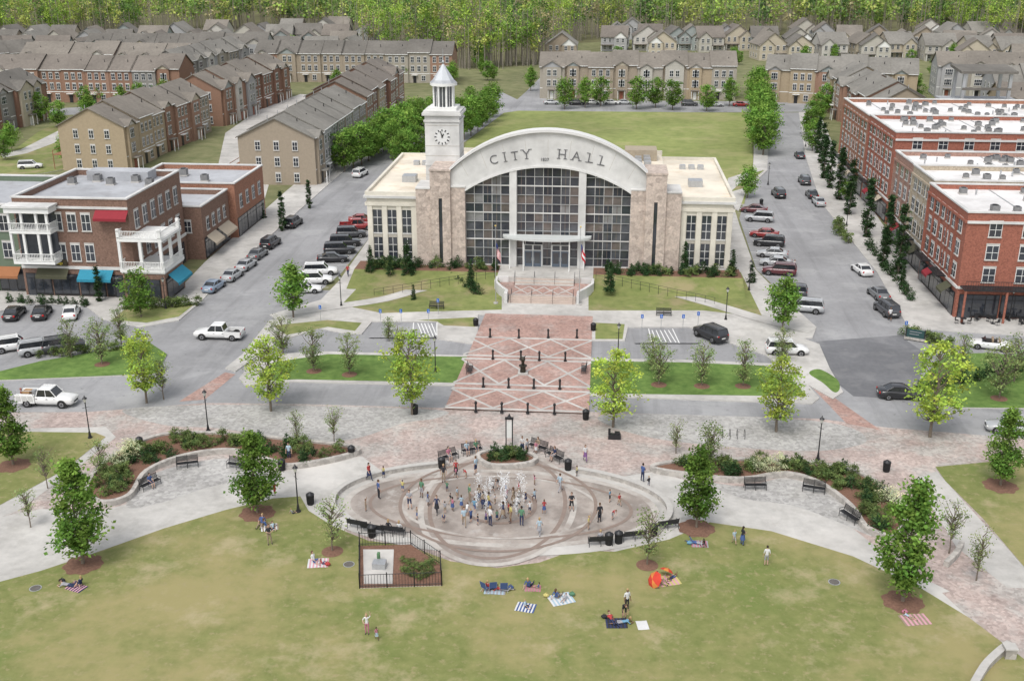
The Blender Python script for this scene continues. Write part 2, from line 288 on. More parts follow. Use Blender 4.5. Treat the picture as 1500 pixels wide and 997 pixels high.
# entrance plaza
YA=S(770,604)[1];YB=S(770,462)[1]
XL=S(708,470)[0];XR=S(868,470)[0]
mb=MB(); mb.poly([(XL-1,YA),(XR,YA),(XR,YB),(XL,YB)],.150,BRKR)
k=0
for q0,q1 in((602,573),(566,529),(524,497)):
    ya,yb=S(770,q0)[1],S(770,q1)[1]
    for y in(ya,yb): mb.box(XL-1,XR,y-.22,y+.22,.1,.156,CONC)
    a,b=ya+.22,yb-.22; n=3; wx=(XR-XL+1)/n
    for i in range(n):
        xa=XL-1+i*wx; xb=xa+wx
        for P,Q in (((xa,a),(xb,b)),((xa,b),(xb,a))):
            k+=1; strip_mesh(mb,[P,Q],.3,.158+.004*(k%2),CONC)
mb.obj('entrance_plaza')
mb=MB()
for P in ([(262,588),(300,585),(345,548),(330,545)],[(1185,563),(1212,575),(1290,630),(1240,620)]): mb.poly(PX(P),.012,BRKR)
mb.obj('brick_crosswalk')

# ---------- CITY HALL
hx,hy=S(801,391,1.4)
H=empty('city_hall',(hx,hy,1.4))
def part(mb,name,parent=H): return mb.obj(name,parent=parent)
def arc(hw,z0,rise,n=32):
    R=(hw*hw+rise*rise)/(2*rise); zc=z0+rise-R; a=math.asin(min(1,hw/R))
    return [(R*math.sin(-a+2*a*i/n),zc+R*math.cos(-a+2*a*i/n)) for i in range(n+1)]
SPAN=pm('spandrel',(.42,.39,.34),.1,2)
for sgn,nm in((-1,'west_wing'),(1,'east_wing')):
    mb=MB(); xo=25.6; xi=17.0
    x0,x1=sorted((sgn*xo,sgn*xi)); mb.box(x0,x1,.6,30,-1.5,9.4,CREAM)
    mb.box(x0-.25,x1+.25,.35,30.25,8.3,8.75,CREAM); mb.box(x0-.4,x1+.4,.2,30.4,9.4,9.75,PALE)
    mb.box(x0-.2,x1+.2,.4,.8,9.75,10.3,CREAM); mb.box(x0-.2,x1+.2,29.8,30.2,9.75,10.3,CREAM)
    xs=x0-.2 if sgn<0 else x1-.2; mb.box(xs,xs+.4,.8,29.8,9.75,10.3,CREAM)
    mb.box(x0-.1,x1+.1,.81,29.79,9.751,9.85,ROOFT)
    mb.box(x0-.1,x1+.1,.45,30.1,-1.5,.3,PALE)
    cs=[sgn*(19.95+i*2.1) for i in range(3)]
    for c in cs:
        for z0,z1 in((.6,3.7),(4.4,7.7)):
            mb.box(c-.62,c+.62,.5,.61,z0,z1,GLASS)
            mb.box(c-.66,c+.66,.40,.52,z0-.15,z0,PALE); mb.box(c-.04,c+.04,.46,.5,z0,z1,PALE)
            for q in range(1,3): mb.box(c-.62,c+.62,.465,.495,z0+(z1-z0)*q/3-.04,z0+(z1-z0)*q/3+.04,PALE)
        mb.box(c-.62,c+.62,.48,.6,3.75,4.24,SPAN)
    for e in [sgn*(18.9+i*2.1) for i in range(4)]:
        mb.box(e-.36,e+.36,.42,.61,.3,8.3,CREAM)
    xf=x0 if sgn<0 else x1
    for i in range(9):
        yc=3+i*3.1
        for z0,z1 in((.6,3.7),(4.4,7.7)):
            mb.box(xf-.06,xf+.06,yc-.8,yc+.8,z0,z1,GLASS); mb.box(xf-.1,xf+.1,yc-.9,yc+.9,z0-.2,z0-.01,PALE)
    for i in range(3): mb.box(sgn*21-1.5+i*1.4,sgn*21-.6+i*1.4,22,23,9.86,10.5,METAL)
    part(mb,nm)
mb=MB()
for sgn in(-1,1):
    for a,b,z in((11.5,13.5,11.3),(13.5,16.3,13.6),(16.3,18.4,11.0)):
        x0,x1=sorted((sgn*a,sgn*b)); 
        yf=-.9 if z==13.6 else -.5
        if z==13.6:
            mb.box(x0,x0+1.15,yf,5,-1.5,z,STONE); mb.box(x1-1.15,x1,yf,5,-1.5,z,STONE); mb.box(x0+1.15,x1-1.15,yf,5,9.8,z-.002,STONE); mb.box(x0+1.15,x1-1.15,yf,5,-1.5,.5,STONE)
            mb.box(x0+1.15,x1-1.15,yf+.3,yf+.5,.5,9.8,GLASS)
            mb.box(x0-.1,x1+.1,yf-.1,5.1,z,z+.25,STONE)
        else: mb.box(x0+.002,x1-.002,yf,4.5,-1.5,z,STONE); mb.box(x0-.05,x1+.05,yf-.08,4.6,z,z+.2,PALE)
part(mb,'stone_piers')
mb=MB()
outer=arc(14.3,12.6,6.5); inner=arc(11.5,10.9,3.5)
n=len(outer)
vs=[];fs=[]
for y in(-.3,1.2):
    for p in outer: vs.append((p[0],y,p[1]))
    for p in inner: vs.append((p[0],y,p[1]))
for i in range(n-1):
    fs+=[(n+i,n+i+1,i+1,i),(2*n+i,2*n+i+1,3*n+i+1,3*n+i),(i,i+1,2*n+i+1,2*n+i),(n+i+1,n+i,3*n+i,3*n+i+1)]
mb.add(vs,fs,PALE)
def arcband(hw,z0,rise,t,y0,y1,mat,m=mb):
    o=arc(hw,z0,rise); q=arc(hw,z0-t,rise); k=len(o); v=[];f=[]
    for y in(y0,y1):
        v+=[(p[0],y,p[1]) for p in o]+[(p[0],y,p[1]) for p in q]
    for i in range(k-1): f+=[(k+i,k+i+1,i+1,i),(2*k+i,2*k+i+1,3*k+i+1,3*k+i),(i,i+1,2*k+i+1,2*k+i),(k+i+1,k+i,3*k+i,3*k+i+1)]
    f+=[(0,k,3*k,2*k),(k-1,3*k-1,4*k-1,2*k-1)]
    m.add(v,f,mat)
FASC=pm('fascia_trim',(.62,.615,.60),.05,1,.7)
arcband(14.7,12.75,6.7,.35,-.75,1.3,FASC)
arcband(11.5,11.05,3.5,.3,-.45,-.28,FASC)
for k in range(-5,6):
    a=k*.125; x=22*math.sin(a); z=-7.3+22*math.cos(a)
    if abs(x)<13: mb.M=Matrix.Translation((x,0,z))@Matrix.Rotation(a,4,'Y'); mb.box(-.02,.02,-.306,-.3,.9,3.4,SPAN)
mb.M=Matrix.Identity(4)
mb.box(-14.3,-11.5,-.28,1.2,10.8,12.6,PALE); mb.box(11.5,14.3,-.28,1.2,10.8,12.6,PALE)
part(mb,'arched_fascia')
mb=MB()
VR=pm('vault_roof',(.52,.52,.515),.06,.5,.6,big=.15,patch=[((.42,.42,.41),.3,.5,.66,5)])
arcband(14.2,12.0,6.1,.5,1.3,8.0,VR,mb)
arcband(15.4,10.6,5.9,.9,8.0,12.5,PALE,mb)
arcband(15.6,10.65,6.0,.35,12.5,13.1,FASC,mb)
for i in range(1,4): arcband(14.25,12.06,6.12,.08,1.3+i*1.8,1.4+i*1.8,PALE,mb)
mb.box(-17,17,2,30,-1.5,10.6,CREAM); mb.box(-16.9,16.9,13.2,29.7,10.6,10.7,ROOFT)
mb.box(-17.1,17.1,29.7,30.1,10.6,11.3,CREAM)
mb.box(-14.2,14.2,1.3,8,10.7,12.0,PALE)
for i in range(6): mb.box(12.5+(i%2)*1.4,13.5+(i%2)*1.4,17+i*1.3,18+i*1.3,10.7,11.7,METAL)
mb.box(11,16,24,28,10.7,12.4,pm('plant_screen',(.34,.29,.22),.1,2)); mb.box(-6,4,18,26,10.7,12.6,CREAM)
for sgn in(-1,1):
    mb.box(sgn*21-1.0,sgn*21+1.0,9,11,9.86,10.8,METAL)
part(mb,'vault_and_rear')
mb=MB(); rnd=random.Random(3)
R=(11.5**2+3.5**2)/7; zc=10.9+3.5-R
def ztop(x): return zc+math.sqrt(R*R-x*x)
bays=[(-11.5,-5.3),(-4.3,4.3),(5.3,11.5)]
for a,b in bays:
    nx=5 if b-a<7 else 7; dx=(b-a)/nx
    for i in range(nx):
        xa=a+i*dx; xb=xa+dx; z=0
        while z<14.2:
            zt=z+1.28; za=min(zt,ztop(xa)); zb=min(zt,ztop(xb))
            if za>z or zb>z:
                za=max(za,z);zb=max(zb,z)
                lowr=z>2.5 and z<9
                g=rnd.choices(GLS,[4,5,4 if lowr else 1.5,3,1.4 if lowr else .5])[0]; t=rnd.uniform(-.02,.02)  # mid-height panes draw the painted reflection tints more often
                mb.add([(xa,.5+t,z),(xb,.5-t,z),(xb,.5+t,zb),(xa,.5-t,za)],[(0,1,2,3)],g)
            z=zt
        mb.box(xa-.035,xa+.035,.36,.44,0,ztop(xa),PALE)
        if rnd.random()<.35: mb.box(xa+dx*.5-.05,xa+dx*.5+.05,.46,.47,.2,min(ztop(xa),ztop(xb))-.1,GLS[2])  # thin brown strip painted as a vertical reflection in the glass
    mb.box(b-.035,b+.035,.36,.44,0,ztop(b),PALE)
    for k in range(1,12):
        z=k*1.28
        xs=[x for x in np.linspace(a,b,60) if ztop(x)>z]
        if len(xs)>3:
            th=.09 if k%3 else .16
            mb.box(min(xs),max(xs),.34,.43,z-th/2,z+th/2,PALE if k%3==0 else METAL)
for x in(-4.8,4.8): mb.box(x-.5,x+.5,-.35,.8,-.2,ztop(x)+.1,PALE)
mb.box(-11.5,11.5,.2,.6,-.4,.12,PALE)
part(mb,'arched_window_wall')
mb=MB()
cn=pm('canopy_white',(.50,.52,.51),.05,1,.6)
pts=[(-6.2,0)]+[(6.2*math.sin(t),-.6-2.2*math.cos(t)) for t in np.linspace(-math.pi/2,math.pi/2,24)]+[(6.2,0)]
mb.prism(pts,4.4,4.7,cn)
for x in(-3.2,3.2): mb.cyl(x,-2.2,-.0,4.4,.08,WHITE)
for x in(-5.2,5.2): mb.cyl(x,-1.2,-.0,4.4,.08,WHITE)
part(mb,'entrance_canopy')
mb=MB()
DB=pm('door_blue',(.10,.13,.17),.1,2,.3,spec=.6)
for c in(-2.0,1.9):
    mb.box(c-1.35,c+1.35,.1,.33,0,3.2,WHITE)
    for q in(-.62,.62):
        mb.box(c+q-.55,c+q+.55,.03,.11,.05,2.3,DB); mb.box(c+q-.4,c+q+.4,.01,.03,.5,2.1,GLS[1]); mb.box(c+q-.5,c+q+.5,.05,.1,2.45,3.1,GLS[0]); mb.box(c+q*.25-.03,c+q*.25+.03,-.04,.03,.9,1.4,METAL)
part(mb,'entrance_doors')
LT=pm('letter_metal',(.13,.13,.135),.05,2,.5)
def letter(ch,x,z,size,rot,parent,mat=LT,name='letter',y=-.34,ext=.04,off=.0):
    c=bpy.data.curves.new(name,'FONT'); c.body=ch; c.size=size; c.align_x='CENTER'; c.extrude=ext; c.offset=off; c.materials.append(mat)
    o=bpy.data.objects.new(name,c); sc.collection.objects.link(o); o.parent=parent; o.location=(x,y,z); o.rotation_euler=(math.pi/2,rot,0); return o
Rl=30;zl=15.55-Rl
for ch,x in (('C',-7.3),('I',-5.8),('T',-4.45),('Y',-2.9),('H',1.9),('A',3.8),('L',5.7),('L',7.3)):
    a=math.asin(x/Rl); letter(ch,Rl*math.sin(a),zl+Rl*math.cos(a),1.75,a,H,off=-.012)
    mb=MB(); mb.M=Matrix.Translation((Rl*math.sin(a),0,zl+Rl*math.cos(a)))@Matrix.Rotation(a,4,'Y')
    e={'I':[(0,0),(0,1)],'T':[(0,0)],'Y':[(0,0),(-.55,1),(.55,1)],'H':[(-.46,0),(.46,0),(-.46,1),(.46,1)],'A':[(-.56,0),(.56,0)],'L':[(-.38,0),(-.38,1)],'C':[]}[ch]
    for sx_,tz in e: mb.box(sx_-.24,sx_+.24,-.381,-.307,(1.22 if tz else -.02),(1.29 if tz else .05),LT)
    if e: part(mb,'serif')
letter('1837',-.45,15.15,.6,0,H)
mb=MB(); tx,ty=-15.3,7.5; hw=2.45
mb.box(tx-hw,tx+hw,ty-hw,ty+hw,8,20.3,PALE)
for z,e,t in((10.6,.12,.3),(13.2,.1,.25),(19.4,.15,.25),(20.3,.35,.35),(20.65,.2,.25)): mb.box(tx-hw-e,tx+hw+e,ty-hw-e,ty+hw+e,z,z+t,PALE)
for z in(11.9,14.6,16,18.9): mb.box(tx-hw-.03,tx+hw+.03,ty-hw-.03,ty+hw+.03,z,z+.05,SPAN)
mb.box(tx-hw+.4,tx+hw-.4,ty-hw+.4,ty+hw-.4,20.9,21.3,WHITE)
for i in range(8):
    a=math.pi/8+i*math.pi/4; mb.cyl(tx+1.45*math.cos(a),ty+1.45*math.sin(a),21.3,24.3,.15,WHITE,n=8)
    a2=a+math.pi/4; p=(tx+1.4*math.cos(a),ty+1.4*math.sin(a)); q=(tx+1.4*math.cos(a2),ty+1.4*math.sin(a2))
    mb.add([(p[0],p[1],21.3),(q[0],q[1],21.3),(q[0],q[1],24.2),(p[0],p[1],24.2)],[(0,1,2,3)],GLS[1])
    m_=((p[0]+q[0])/2,(p[1]+q[1])/2); mb.tube((*m_,21.3),(*m_,24.2),.05,.05,WHITE,4)
mb.cyl(tx,ty,24.2,24.6,1.95,WHITE,n=8)
mb.tube((tx,ty,24.6),(tx,ty,25.0),1.95,1.5,METAL,8,smooth=False); mb.tube((tx,ty,25.0),(tx,ty,27.1),1.5,.12,pm('spire_metal',(.5,.52,.54),.05,2,.5,metal=.3),8,smooth=False)
mb.tube((tx,ty,27.1),(tx,ty,29.2),.08,.02,METAL,6); mb.ball((tx,ty,27.4),.22,METAL)
part(mb,'clock_tower')
mb=MB(); yc=ty-hw
cz=17.3
mb.tube((tx,yc-.01,cz),(tx,yc-.06,cz),1.15,1.15,pm('clock_dial',(.62,.62,.61),.02,2,.5),32)
for i in range(12):
    a=math.pi/6*i; r=.95
    mb.M=Matrix.Translation((tx+r*math.sin(a),yc-.09,cz+r*math.cos(a)))@Matrix.Rotation(a,4,'Y'); mb.box(-.07,.07,-.02,.02,-.15,.15,BLACK)
for a,l,w_ in((math.radians(25),.5,.08),(math.radians(-15),.85,.06),):
    mb.M=Matrix.Translation((tx,yc-.11,cz))@Matrix.Rotation(a,4,'Y'); mb.box(-w_,w_,-.02,.02,-.1,l,BLACK)
part(mb,'clock_face')
mb=MB()
def terr(x0,x1,ya,yb,zt,zb,mat):
    mb.add([(x0,ya,zb),(x1,ya,zb),(x1,yb,zt),(x0,yb,zt)],[(0,1,2,3)],mat)
terr(-27,-6.2,-8.5,-3.2,0,-1.27,GRASSM); terr(6.2,27,-8.5,-3.2,0,-1.27,GRASSM)
mb.add([(-27,-3.2,0),(-6.2,-3.2,0),(-6.2,1,0),(-27,1,0)],[(0,1,2,3)],MULCH); mb.add([(6.2,-3.2,0),(27,-3.2,0),(27,1,0),(6.2,1,0)],[(0,1,2,3)],MULCH)
mb.add([(-27,-8.5,-1.27),(-27,-3.2,0),(-27,1,0),(-27,1,-1.4)],[(3,2,1,0)],MULCH); mb.add([(27,-8.5,-1.27),(27,-3.2,0),(27,1,0),(27,1,-1.4)],[(0,1,2,3)],MULCH)
part(mb,'terrace_banks')
mb=MB()
mb.box(-6.6,6.6,-5.2,.19,-1.4,.01,CONC)
LZ=-.7
pts=[(-6.4,-5.2),(-6.4,-7.5),(-5.5,-9.5),(-4.6,-11.0),(4.6,-11.0),(5.5,-9.5),(6.4,-7.5),(6.4,-5.2)]
mb.prism(pts,-1.4,LZ,CONC,BRKR)
SR=pm('steps_rose',(.46,.38,.33),.1,2)
for i in range(4): mb.box(-4.0,4.0,-5.2-.36*(4-i),-5.2-.36*(3-i),LZ,LZ+.14*(i+1),SR if i%2 else CONC)
for i in range(5): mb.box(-4.4,4.4,-11.0-.36*(5-i),-11.0-.36*(4-i),-1.4,-1.4+.12*(i+1)+.02,SR)
for i in range(4):
    for P,Q in (((-4+2*i,-10.4),(-2+2*i,-7.2)),((-4+2*i,-7.2),(-2+2*i,-10.4))): strip_mesh(mb,[P,Q],.22,LZ+.006+.003*(P[1]>-8),CONC)
mb.box(-4.2,4.2,-10.85,-10.6,LZ-.1,LZ+.004,CONC)
for s in(-1,1):
    wl=[(s*4.75,-12.9),(s*4.75,-11.2),(s*5.7,-9.5),(s*6.55,-7.4),(s*6.6,-5.3),(s*5.0,-5.2)]
    strip_mesh(mb,wl,.4,-1.4,PALE,z1=.05)
part(mb,'entrance_steps')
mb=MB()
for x in(-4.1,-1.4,1.4,4.1):
    for a,b,za,zb in((-12.8,-11.0,-.5,.2),(-6.6,-5.2,.2,.9)):
        mb.tube((x,a,za),(x,b,zb),.025,.025,BLACK,6); mb.tube((x,a,za-.85),(x,a,za),.025,.025,BLACK,6); mb.tube((x,b,zb-.85),(x,b,zb),.025,.025,BLACK,6)
for s in(-1,1):
    prev=None
    for i in range(14):
        x=s*(7+i*1.2); y=-4.6-i*.5; z=-.1-i*.09
        mb.tube((x,y,z-.3),(x,y,z+.9),.025,.025,BLACK,6)
        if prev:
            for dz in(.45,.9): mb.tube((prev[0],prev[1],prev[2]+dz),(x,y,z+dz),.022,.022,BLACK,5)
        prev=(x,y,z)
part(mb,'handrails')
def flag(name,x,y,stripes):
    mb=MB(); mb.cyl(x,y,0,10.5,.055,METAL,.035,8); mb.ball((x,y,10.6),.12,pm('gold',(.6,.45,.15),.05,1,.4)); mb.cyl(x,y,0,.3,.3,CONC)
    red=pm('flag_red',(.5,.03,.04),.1,3); wh=pm('flag_white',(.7,.7,.7),.05,3); bl=pm('flag_blue',(.03,.05,.2),.1,3)
    n=13 if stripes else 3; L=2.2
    for k in range(n):
        for j in range(8):
            u0,u1=j/8,(j+1)/8
            def P(u,t): return (x+.07+ .55*u*L*.45+.08*math.sin(u*7+t*2), y-.1*math.sin(u*9+t*3), 8.4- t*1.4 - u*1.4)
            m=(red if k%2==0 else wh)
            if stripes and k<7 and j<3: m=bl
            if not stripes and k<2 and j<3: m=bl
            mb.add([P(u0,k/n),P(u1,k/n),P(u1,(k+1)/n),P(u0,(k+1)/n)],[(0,1,2,3)],m)
    return mb.obj(name,(hx,hy,0),0)
flag('flagpole_with_flag',-6.0,-13.2,True); flag('flagpole_with_flag',4.9,-12.9,False)

# ---------- generic building pieces
def windows(mb,L,floors,z0,fh,n,w,h,sill=.9,fr=WHITE,gl=GLASS,margin=1,skip=()):
    for f in range(floors):
        for i in range(n):
            if (f,i) in skip: continue
            c=margin+(L-2*margin)*(i+.5)/n; z=z0+f*fh+sill
            mb.box(c-w/2-.08,c+w/2+.08,-.06,.02,z-.08,z+h+.08,fr); mb.box(c-w/2,c+w/2,-.09,-.061,z,z+h,gl)
            mb.box(c-.03,c+.03,-.11,-.091,z,z+h,fr); mb.box(c-w/2,c+w/2,-.108,-.0915,z+h/2-.03,z+h/2+.03,fr)
            mb.box(c-w/2-.15,c+w/2+.15,-.14,.01,z-.2,z-.085,CONC)
            mb.box(c-w/2-.12,c+w/2+.12,-.05,.01,z+h+.085,z+h+.32,CONC)
def hvac(mb,x,y,z,s=1.0):
    mb.box(x-s*.6,x+s*.6,y-s*.5,y+s*.5,z,z+.2,CONC); mb.box(x-s*.5,x+s*.5,y-s*.45,y+s*.45,z+.2,z+1*s,pm('hvac_grey',(.2,.2,.2),.2,3,.6)); mb.cyl(x,y,z+1*s,z+1.08*s,s*.38,BLACK,n=10)
def roofslabs(mb,x0,x1,y0,y1,z,rise,axis,ov,rm,wm):
    if axis=='x':
        ym=(y0+y1)/2; k=rise/(ym-y0); ze=z-ov*k
        mb.slab4((x0-ov,y0-ov,ze+.2),(x1+ov,y0-ov,ze+.2),(x1+ov,ym,z+rise+.2),(x0-ov,ym,z+rise+.2),.22,rm)
        mb.slab4((x1+ov,y1+ov,ze+.2),(x0-ov,y1+ov,ze+.2),(x0-ov,ym,z+rise+.201),(x1+ov,ym,z+rise+.201),.22,rm)
        for x in(x0+.01,x1-.01): mb.add([(x,y0,z),(x,y1,z),(x,ym,z+rise)],[(0,1,2)],wm)
    else:
        xm=(x0+x1)/2; k=rise/(xm-x0); ze=z-ov*k
        mb.slab4((x0-ov,y1+ov,ze+.21),(x0-ov,y0-ov,ze+.21),(xm,y0-ov,z+rise+.21),(xm,y1+ov,z+rise+.21),.22,rm)
        mb.slab4((x1+ov,y0-ov,ze+.21),(x1+ov,y1+ov,ze+.21),(xm,y1+ov,z+rise+.211),(xm,y0-ov,z+rise+.211),.22,rm)
        for y in(y0+.01,y1-.01): mb.add([(x0,y,z),(x1,y,z),(xm,y,z+rise)],[(0,1,2)],wm)
DECK=pm('deck_wood',(.28,.14,.08),.2,3)
def row(A,B,D,n,seed,he=9.2,walls=None,roof=None,rise=3.6,name='townhouse_row'):
    r=random.Random(seed); A=Vector(A);B=Vector(B); L=(B-A).length; ang=math.atan2(B.y-A.y,B.x-A.x)
    mb=MB(); walls=walls or WALLS; roof=roof or r.choice(SHING); u=L/n
    for i in range(n):
        x0=i*u;x1=x0+u; sb=r.choice([0,.5,1.0]); wm=r.choice(walls); dz=r.choice([0,.3,.6])*(i%2)
        wm2=r.choice(SIDING)
        mb.M=Matrix.Identity(4)
        mb.box(x0+.01,x1-.01,sb,D-.0,0,he+dz,wm)
        roofslabs(mb,x0+.02,x1-.02,sb,D,he+dz,rise,'x',.35,roof,wm)
        mb.box(x0+.1,x1-.1,sb-.03,sb+.01,he*.33-.1,he*.33+.1,WHITE)
        mb.box(x0-.1,x1+.1,sb-.4,sb-.3,he+dz-.1,he+dz+.06,WHITE)
        if r.random()<.5:
            g0=x0+.12*u;g1=x1-.12*u if r.random()<.4 else x0+.6*u
            mb.box(g0,g1,sb-.55,sb+.5,0,he+dz-.02,wm if r.random()<.7 else wm2)
            roofslabs(mb,g0,g1,sb-.55,sb+D*.4,he+dz,(g1-g0)*.3,'y',.3,roof,wm2)
            mb.M=Matrix.Translation((g0,sb-.55,0)); windows(mb,g1-g0,2,he*.36,he*.32,2,1.0,1.6,.5)
            k=(g1-g0)/2
            mb.box(k-.5,k+.5,-.1,.05,0,2.2,r.choice([BLACK,BRICKR,WHITE])); mb.box(k-1.2,k+1.2,-1.3,.0,2.6,2.8,roof); mb.box(k-1.1,k-.95,-1.2,-1.05,0,2.6,WHITE); mb.box(k+.95,k+1.1,-1.2,-1.05,0,2.6,WHITE)
        else:
            mb.M=Matrix.Translation((x0,sb,0)); windows(mb,u,2,he*.36,he*.32,3 if u>6 else 2,1.0,1.6,.5,margin=.5)
            mb.box(u*.3-.5,u*.3+.5,-.1,.05,0,2.2,BLACK); mb.M=Matrix.Translation((x0+u*.45,sb,0)); windows(mb,u*.5,1,0,3,1,1.2,1.5,.8,margin=.2)
            mb.M=Matrix.Translation((x0,sb,0)); mb.box(u*.3-1,u*.3+1,-.8,0,2.5,2.65,WHITE)
        mb.M=Matrix.Translation((x1,D,0))@Matrix.Rotation(math.pi,4,'Z')
        windows(mb,u,2,he*.36,he*.32,2,1.0,1.5,.5); mb.box(.8,u-.8,-.05,.05,0,2.5,WHITE)
        if r.random()<.7: mb.box(.5,u-.5,-2.2,0,he*.33,he*.33+.15,DECK); mb.box(.5,.62,-2.2,-2.08,0,he*.33+1,DECK); mb.box(u-.62,u-.5,-2.2,-2.08,0,he*.33+1,DECK); mb.box(.5,u-.5,-2.2,-2.12,he*.33+.9,he*.33+1,DECK)
        mb.M=Matrix.Identity(4); mb.cyl(x0+u*.4,D*.65,he+1,he+rise+.2,.08,METAL,n=6); mb.cyl(x0+u*.7,D*.3,he+1,he+rise*.8,.1,BLACK,n=6)
        mb.box(x1-.12,x1+.12,sb-.1,D+.1,0,he-.2,wm)
    for p,a in(((0,D),-math.pi/2),((L,0),math.pi/2)):
        mb.M=Matrix.Translation((p[0],p[1],0))@Matrix.Rotation(a,4,'Z'); windows(mb,D,3,0,he/3,3,.9,1.5,.7,margin=2)
    return mb.obj(name,(A.x,A.y,0),ang)
TAN=[WALLS[0],WALLS[2],WALLS[4],SIDING[1]]; BR=[WALLS[1],WALLS[3],WALLS[6],WALLS[5]]
row((-55,206),(-55,256),15,7,1,walls=TAN,roof=SHING[3]); row((-57,264),(-57,318),15,7,2,walls=BR)
row((-97,216),(-96,266),14,7,3,walls=[WALLS[1],WALLS[5],WALLS[0],WALLS[3]],roof=SHING[1]); row((-96,274),(-94,330),14,7,4,walls=BR)
row((-147,225),(-147,285),14,7,5); row((-178,312),(-122,312),13,8,6,walls=[WALLS[1],WALLS[0],WALLS[3],WALLS[4]])
row((-116,366),(-50,366),13,9,7,walls=[WALLS[0],WALLS[3],WALLS[2]]); row((-19,333),(39,333),14,8,8,walls=[WALLS[0],WALLS[3],WALLS[2],WALLS[5]],roof=SHING[1])
row((47,330),(88,322),14,6,9,walls=[WALLS[0],WALLS[5],WALLS[3]]); row((93,268),(150,262),14,8,10,walls=BR)
row((104,305),(165,302),14,8,11,walls=TAN); row((62,318),(62,262),14,7,12)
row((-225,330),(-190,365),13,5,13); row((-250,352),(-200,380),13,6,14,walls=TAN); row((-190,352),(-135,352),13,7,15,walls=BR); row((-185,388),(-120,392),13,8,16,walls=TAN); row((-128,335),(-124,385),12,6,17,walls=TAN); row((100,345),(160,338),13,7,18,walls=TAN); row((165,330),(215,318),13,6,19,walls=BR)
def house(px,py,rot,seed,w=11):
    r=random.Random(seed); x,y=S(px,py); mb=MB(); d=12; he=6; wm=r.choice(SIDING+[WALLS[0]]); rf=r.choice(SHING)
    mb.box(0,w,0,d,0,he,wm); 
    ax='y' if r.random()<.6 else 'x'
    roofslabs(mb,0,w,0,d,he,w*.36 if ax=='y' else 4,ax,.4,rf,wm)
    g=w*.5; o=r.choice([0,w*.5]); mb.box(o+.02,o+g-.02,-1.5,.5,0,he-.3,wm); roofslabs(mb,o,o+g,-1.5,4,he-.3,g*.42,'y',.3,rf,WHITE if r.random()<.3 else wm)
    mb.M=Matrix.Translation((o,-1.5,0)); windows(mb,g,2,0,3,2,1,1.5,.9,margin=.5)
    q=0 if o else g; mb.M=Matrix.Translation((q,0,0)); windows(mb,w-g,2,0,3,2,1,1.5,.9,margin=.5)
    mb.box(.1,w-g-.1,-2,-.0,2.6,2.8,rf); mb.box(.15,.35,-1.9,-1.7,0,2.6,WHITE); mb.box(w-g-.35,w-g-.15,-1.9,-1.7,0,2.6,WHITE)
    for p,a in(((0,d),-math.pi/2),((w,0),math.pi/2)):
        mb.M=Matrix.Translation((p[0],p[1],0))@Matrix.Rotation(a,4,'Z'); windows(mb,d,2,0,3,3,.9,1.4,.9,margin=1)
    return mb.obj('suburban_house',(x,y,0),rot)
hs_=[(240,68,0),(300,64,0),(365,68,0),(410,62,0),(480,58,0),(455,62,.1),
 (800,88,0),(885,68,0),(935,72,0),(950,84,0),(992,74,0),(1045,72,0),(1100,76,0),(1150,78,0),(1190,66,-.1),(1225,74,-.1),(1265,72,-.2),(1300,84,-.1),(1335,74,-.2),(1380,84,-.2),(1425,80,-.3),(1465,90,-.3),(1500,84,-.3),(1260,90,-.1),(1400,100,-.2),(1480,110,-.2),(1340,62,-.2),(1160,62,0),(910,58,0)]
r_=random.Random(77)
for yy,xa,xb in((74,-10,230),(84,-20,520),(95,0,500),(104,-10,110),(72,300,520),(106,280,380),(88,1110,1500),(68,1380,1500),(76,880,1120),(96,1420,1520)):
    x=xa
    while x<xb: hs_.append((x,yy+r_.uniform(-2,2),r_.uniform(-.1,.25))); x+=(yy+90)*.0208*r_.uniform(11,15)*1.0
for i,(a,b,c) in enumerate(hs_): house(a,b,c,100+i,random.Random(i).choice([10,11,12]))
# ---------- left commercial buildings
def flatbld(mb,x0,x1,y0,y1,h,wm,rm,par=.8):
    mb.box(x0,x1,y0,y1,0,h,wm); mb.box(x0+.3,x1-.3,y0+.3,y1-.3,h,h+.05,rm)
    for a in((x0,x1,y0,y0+.3),(x0,x1,y1-.3,y1),(x0,x0+.3,y0+.3,y1-.3),(x1-.3,x1,y0+.3,y1-.3)): mb.box(*a,h,h+par,wm)
    for a in((x0-.12,x1+.12,y0-.12,y0+.35),(x0-.12,x1+.12,y1-.35,y1+.12),(x0-.12,x0+.35,y0+.35,y1-.35),(x1-.35,x1+.12,y0+.35,y1-.35)): mb.box(*a,h+par,h+par+.2,PALE)
def shopfront(mb,L,n,fr=BLACK,h=3.2):
    for i in range(n):
        a=.4+(L-.8)*i/n; b=.4+(L-.8)*(i+1)/n-.3
        mb.box(a-.06,b+.06,-.07,.02,.2,h,fr)
        k=3
        for j in range(k):
            w_=(b-a)/k; mb.box(a+j*w_+.05,a+(j+1)*w_-.05,-.1,-.071,.5 if (i+j)%4 else .1,h-.7,GLASS); mb.box(a+j*w_+.05,a+(j+1)*w_-.05,-.1,-.071,h-.6,h-.08,GLASS)
def awning(mb,x0,x1,z,out,drop,mat):
    mb.slab4((x0,-out,z-drop),(x1,-out,z-drop),(x1,-.12,z),(x0,-.12,z),.05,mat); mb.box(x0,x1,-out-.03,-out,z-drop-.35,z-drop,mat)
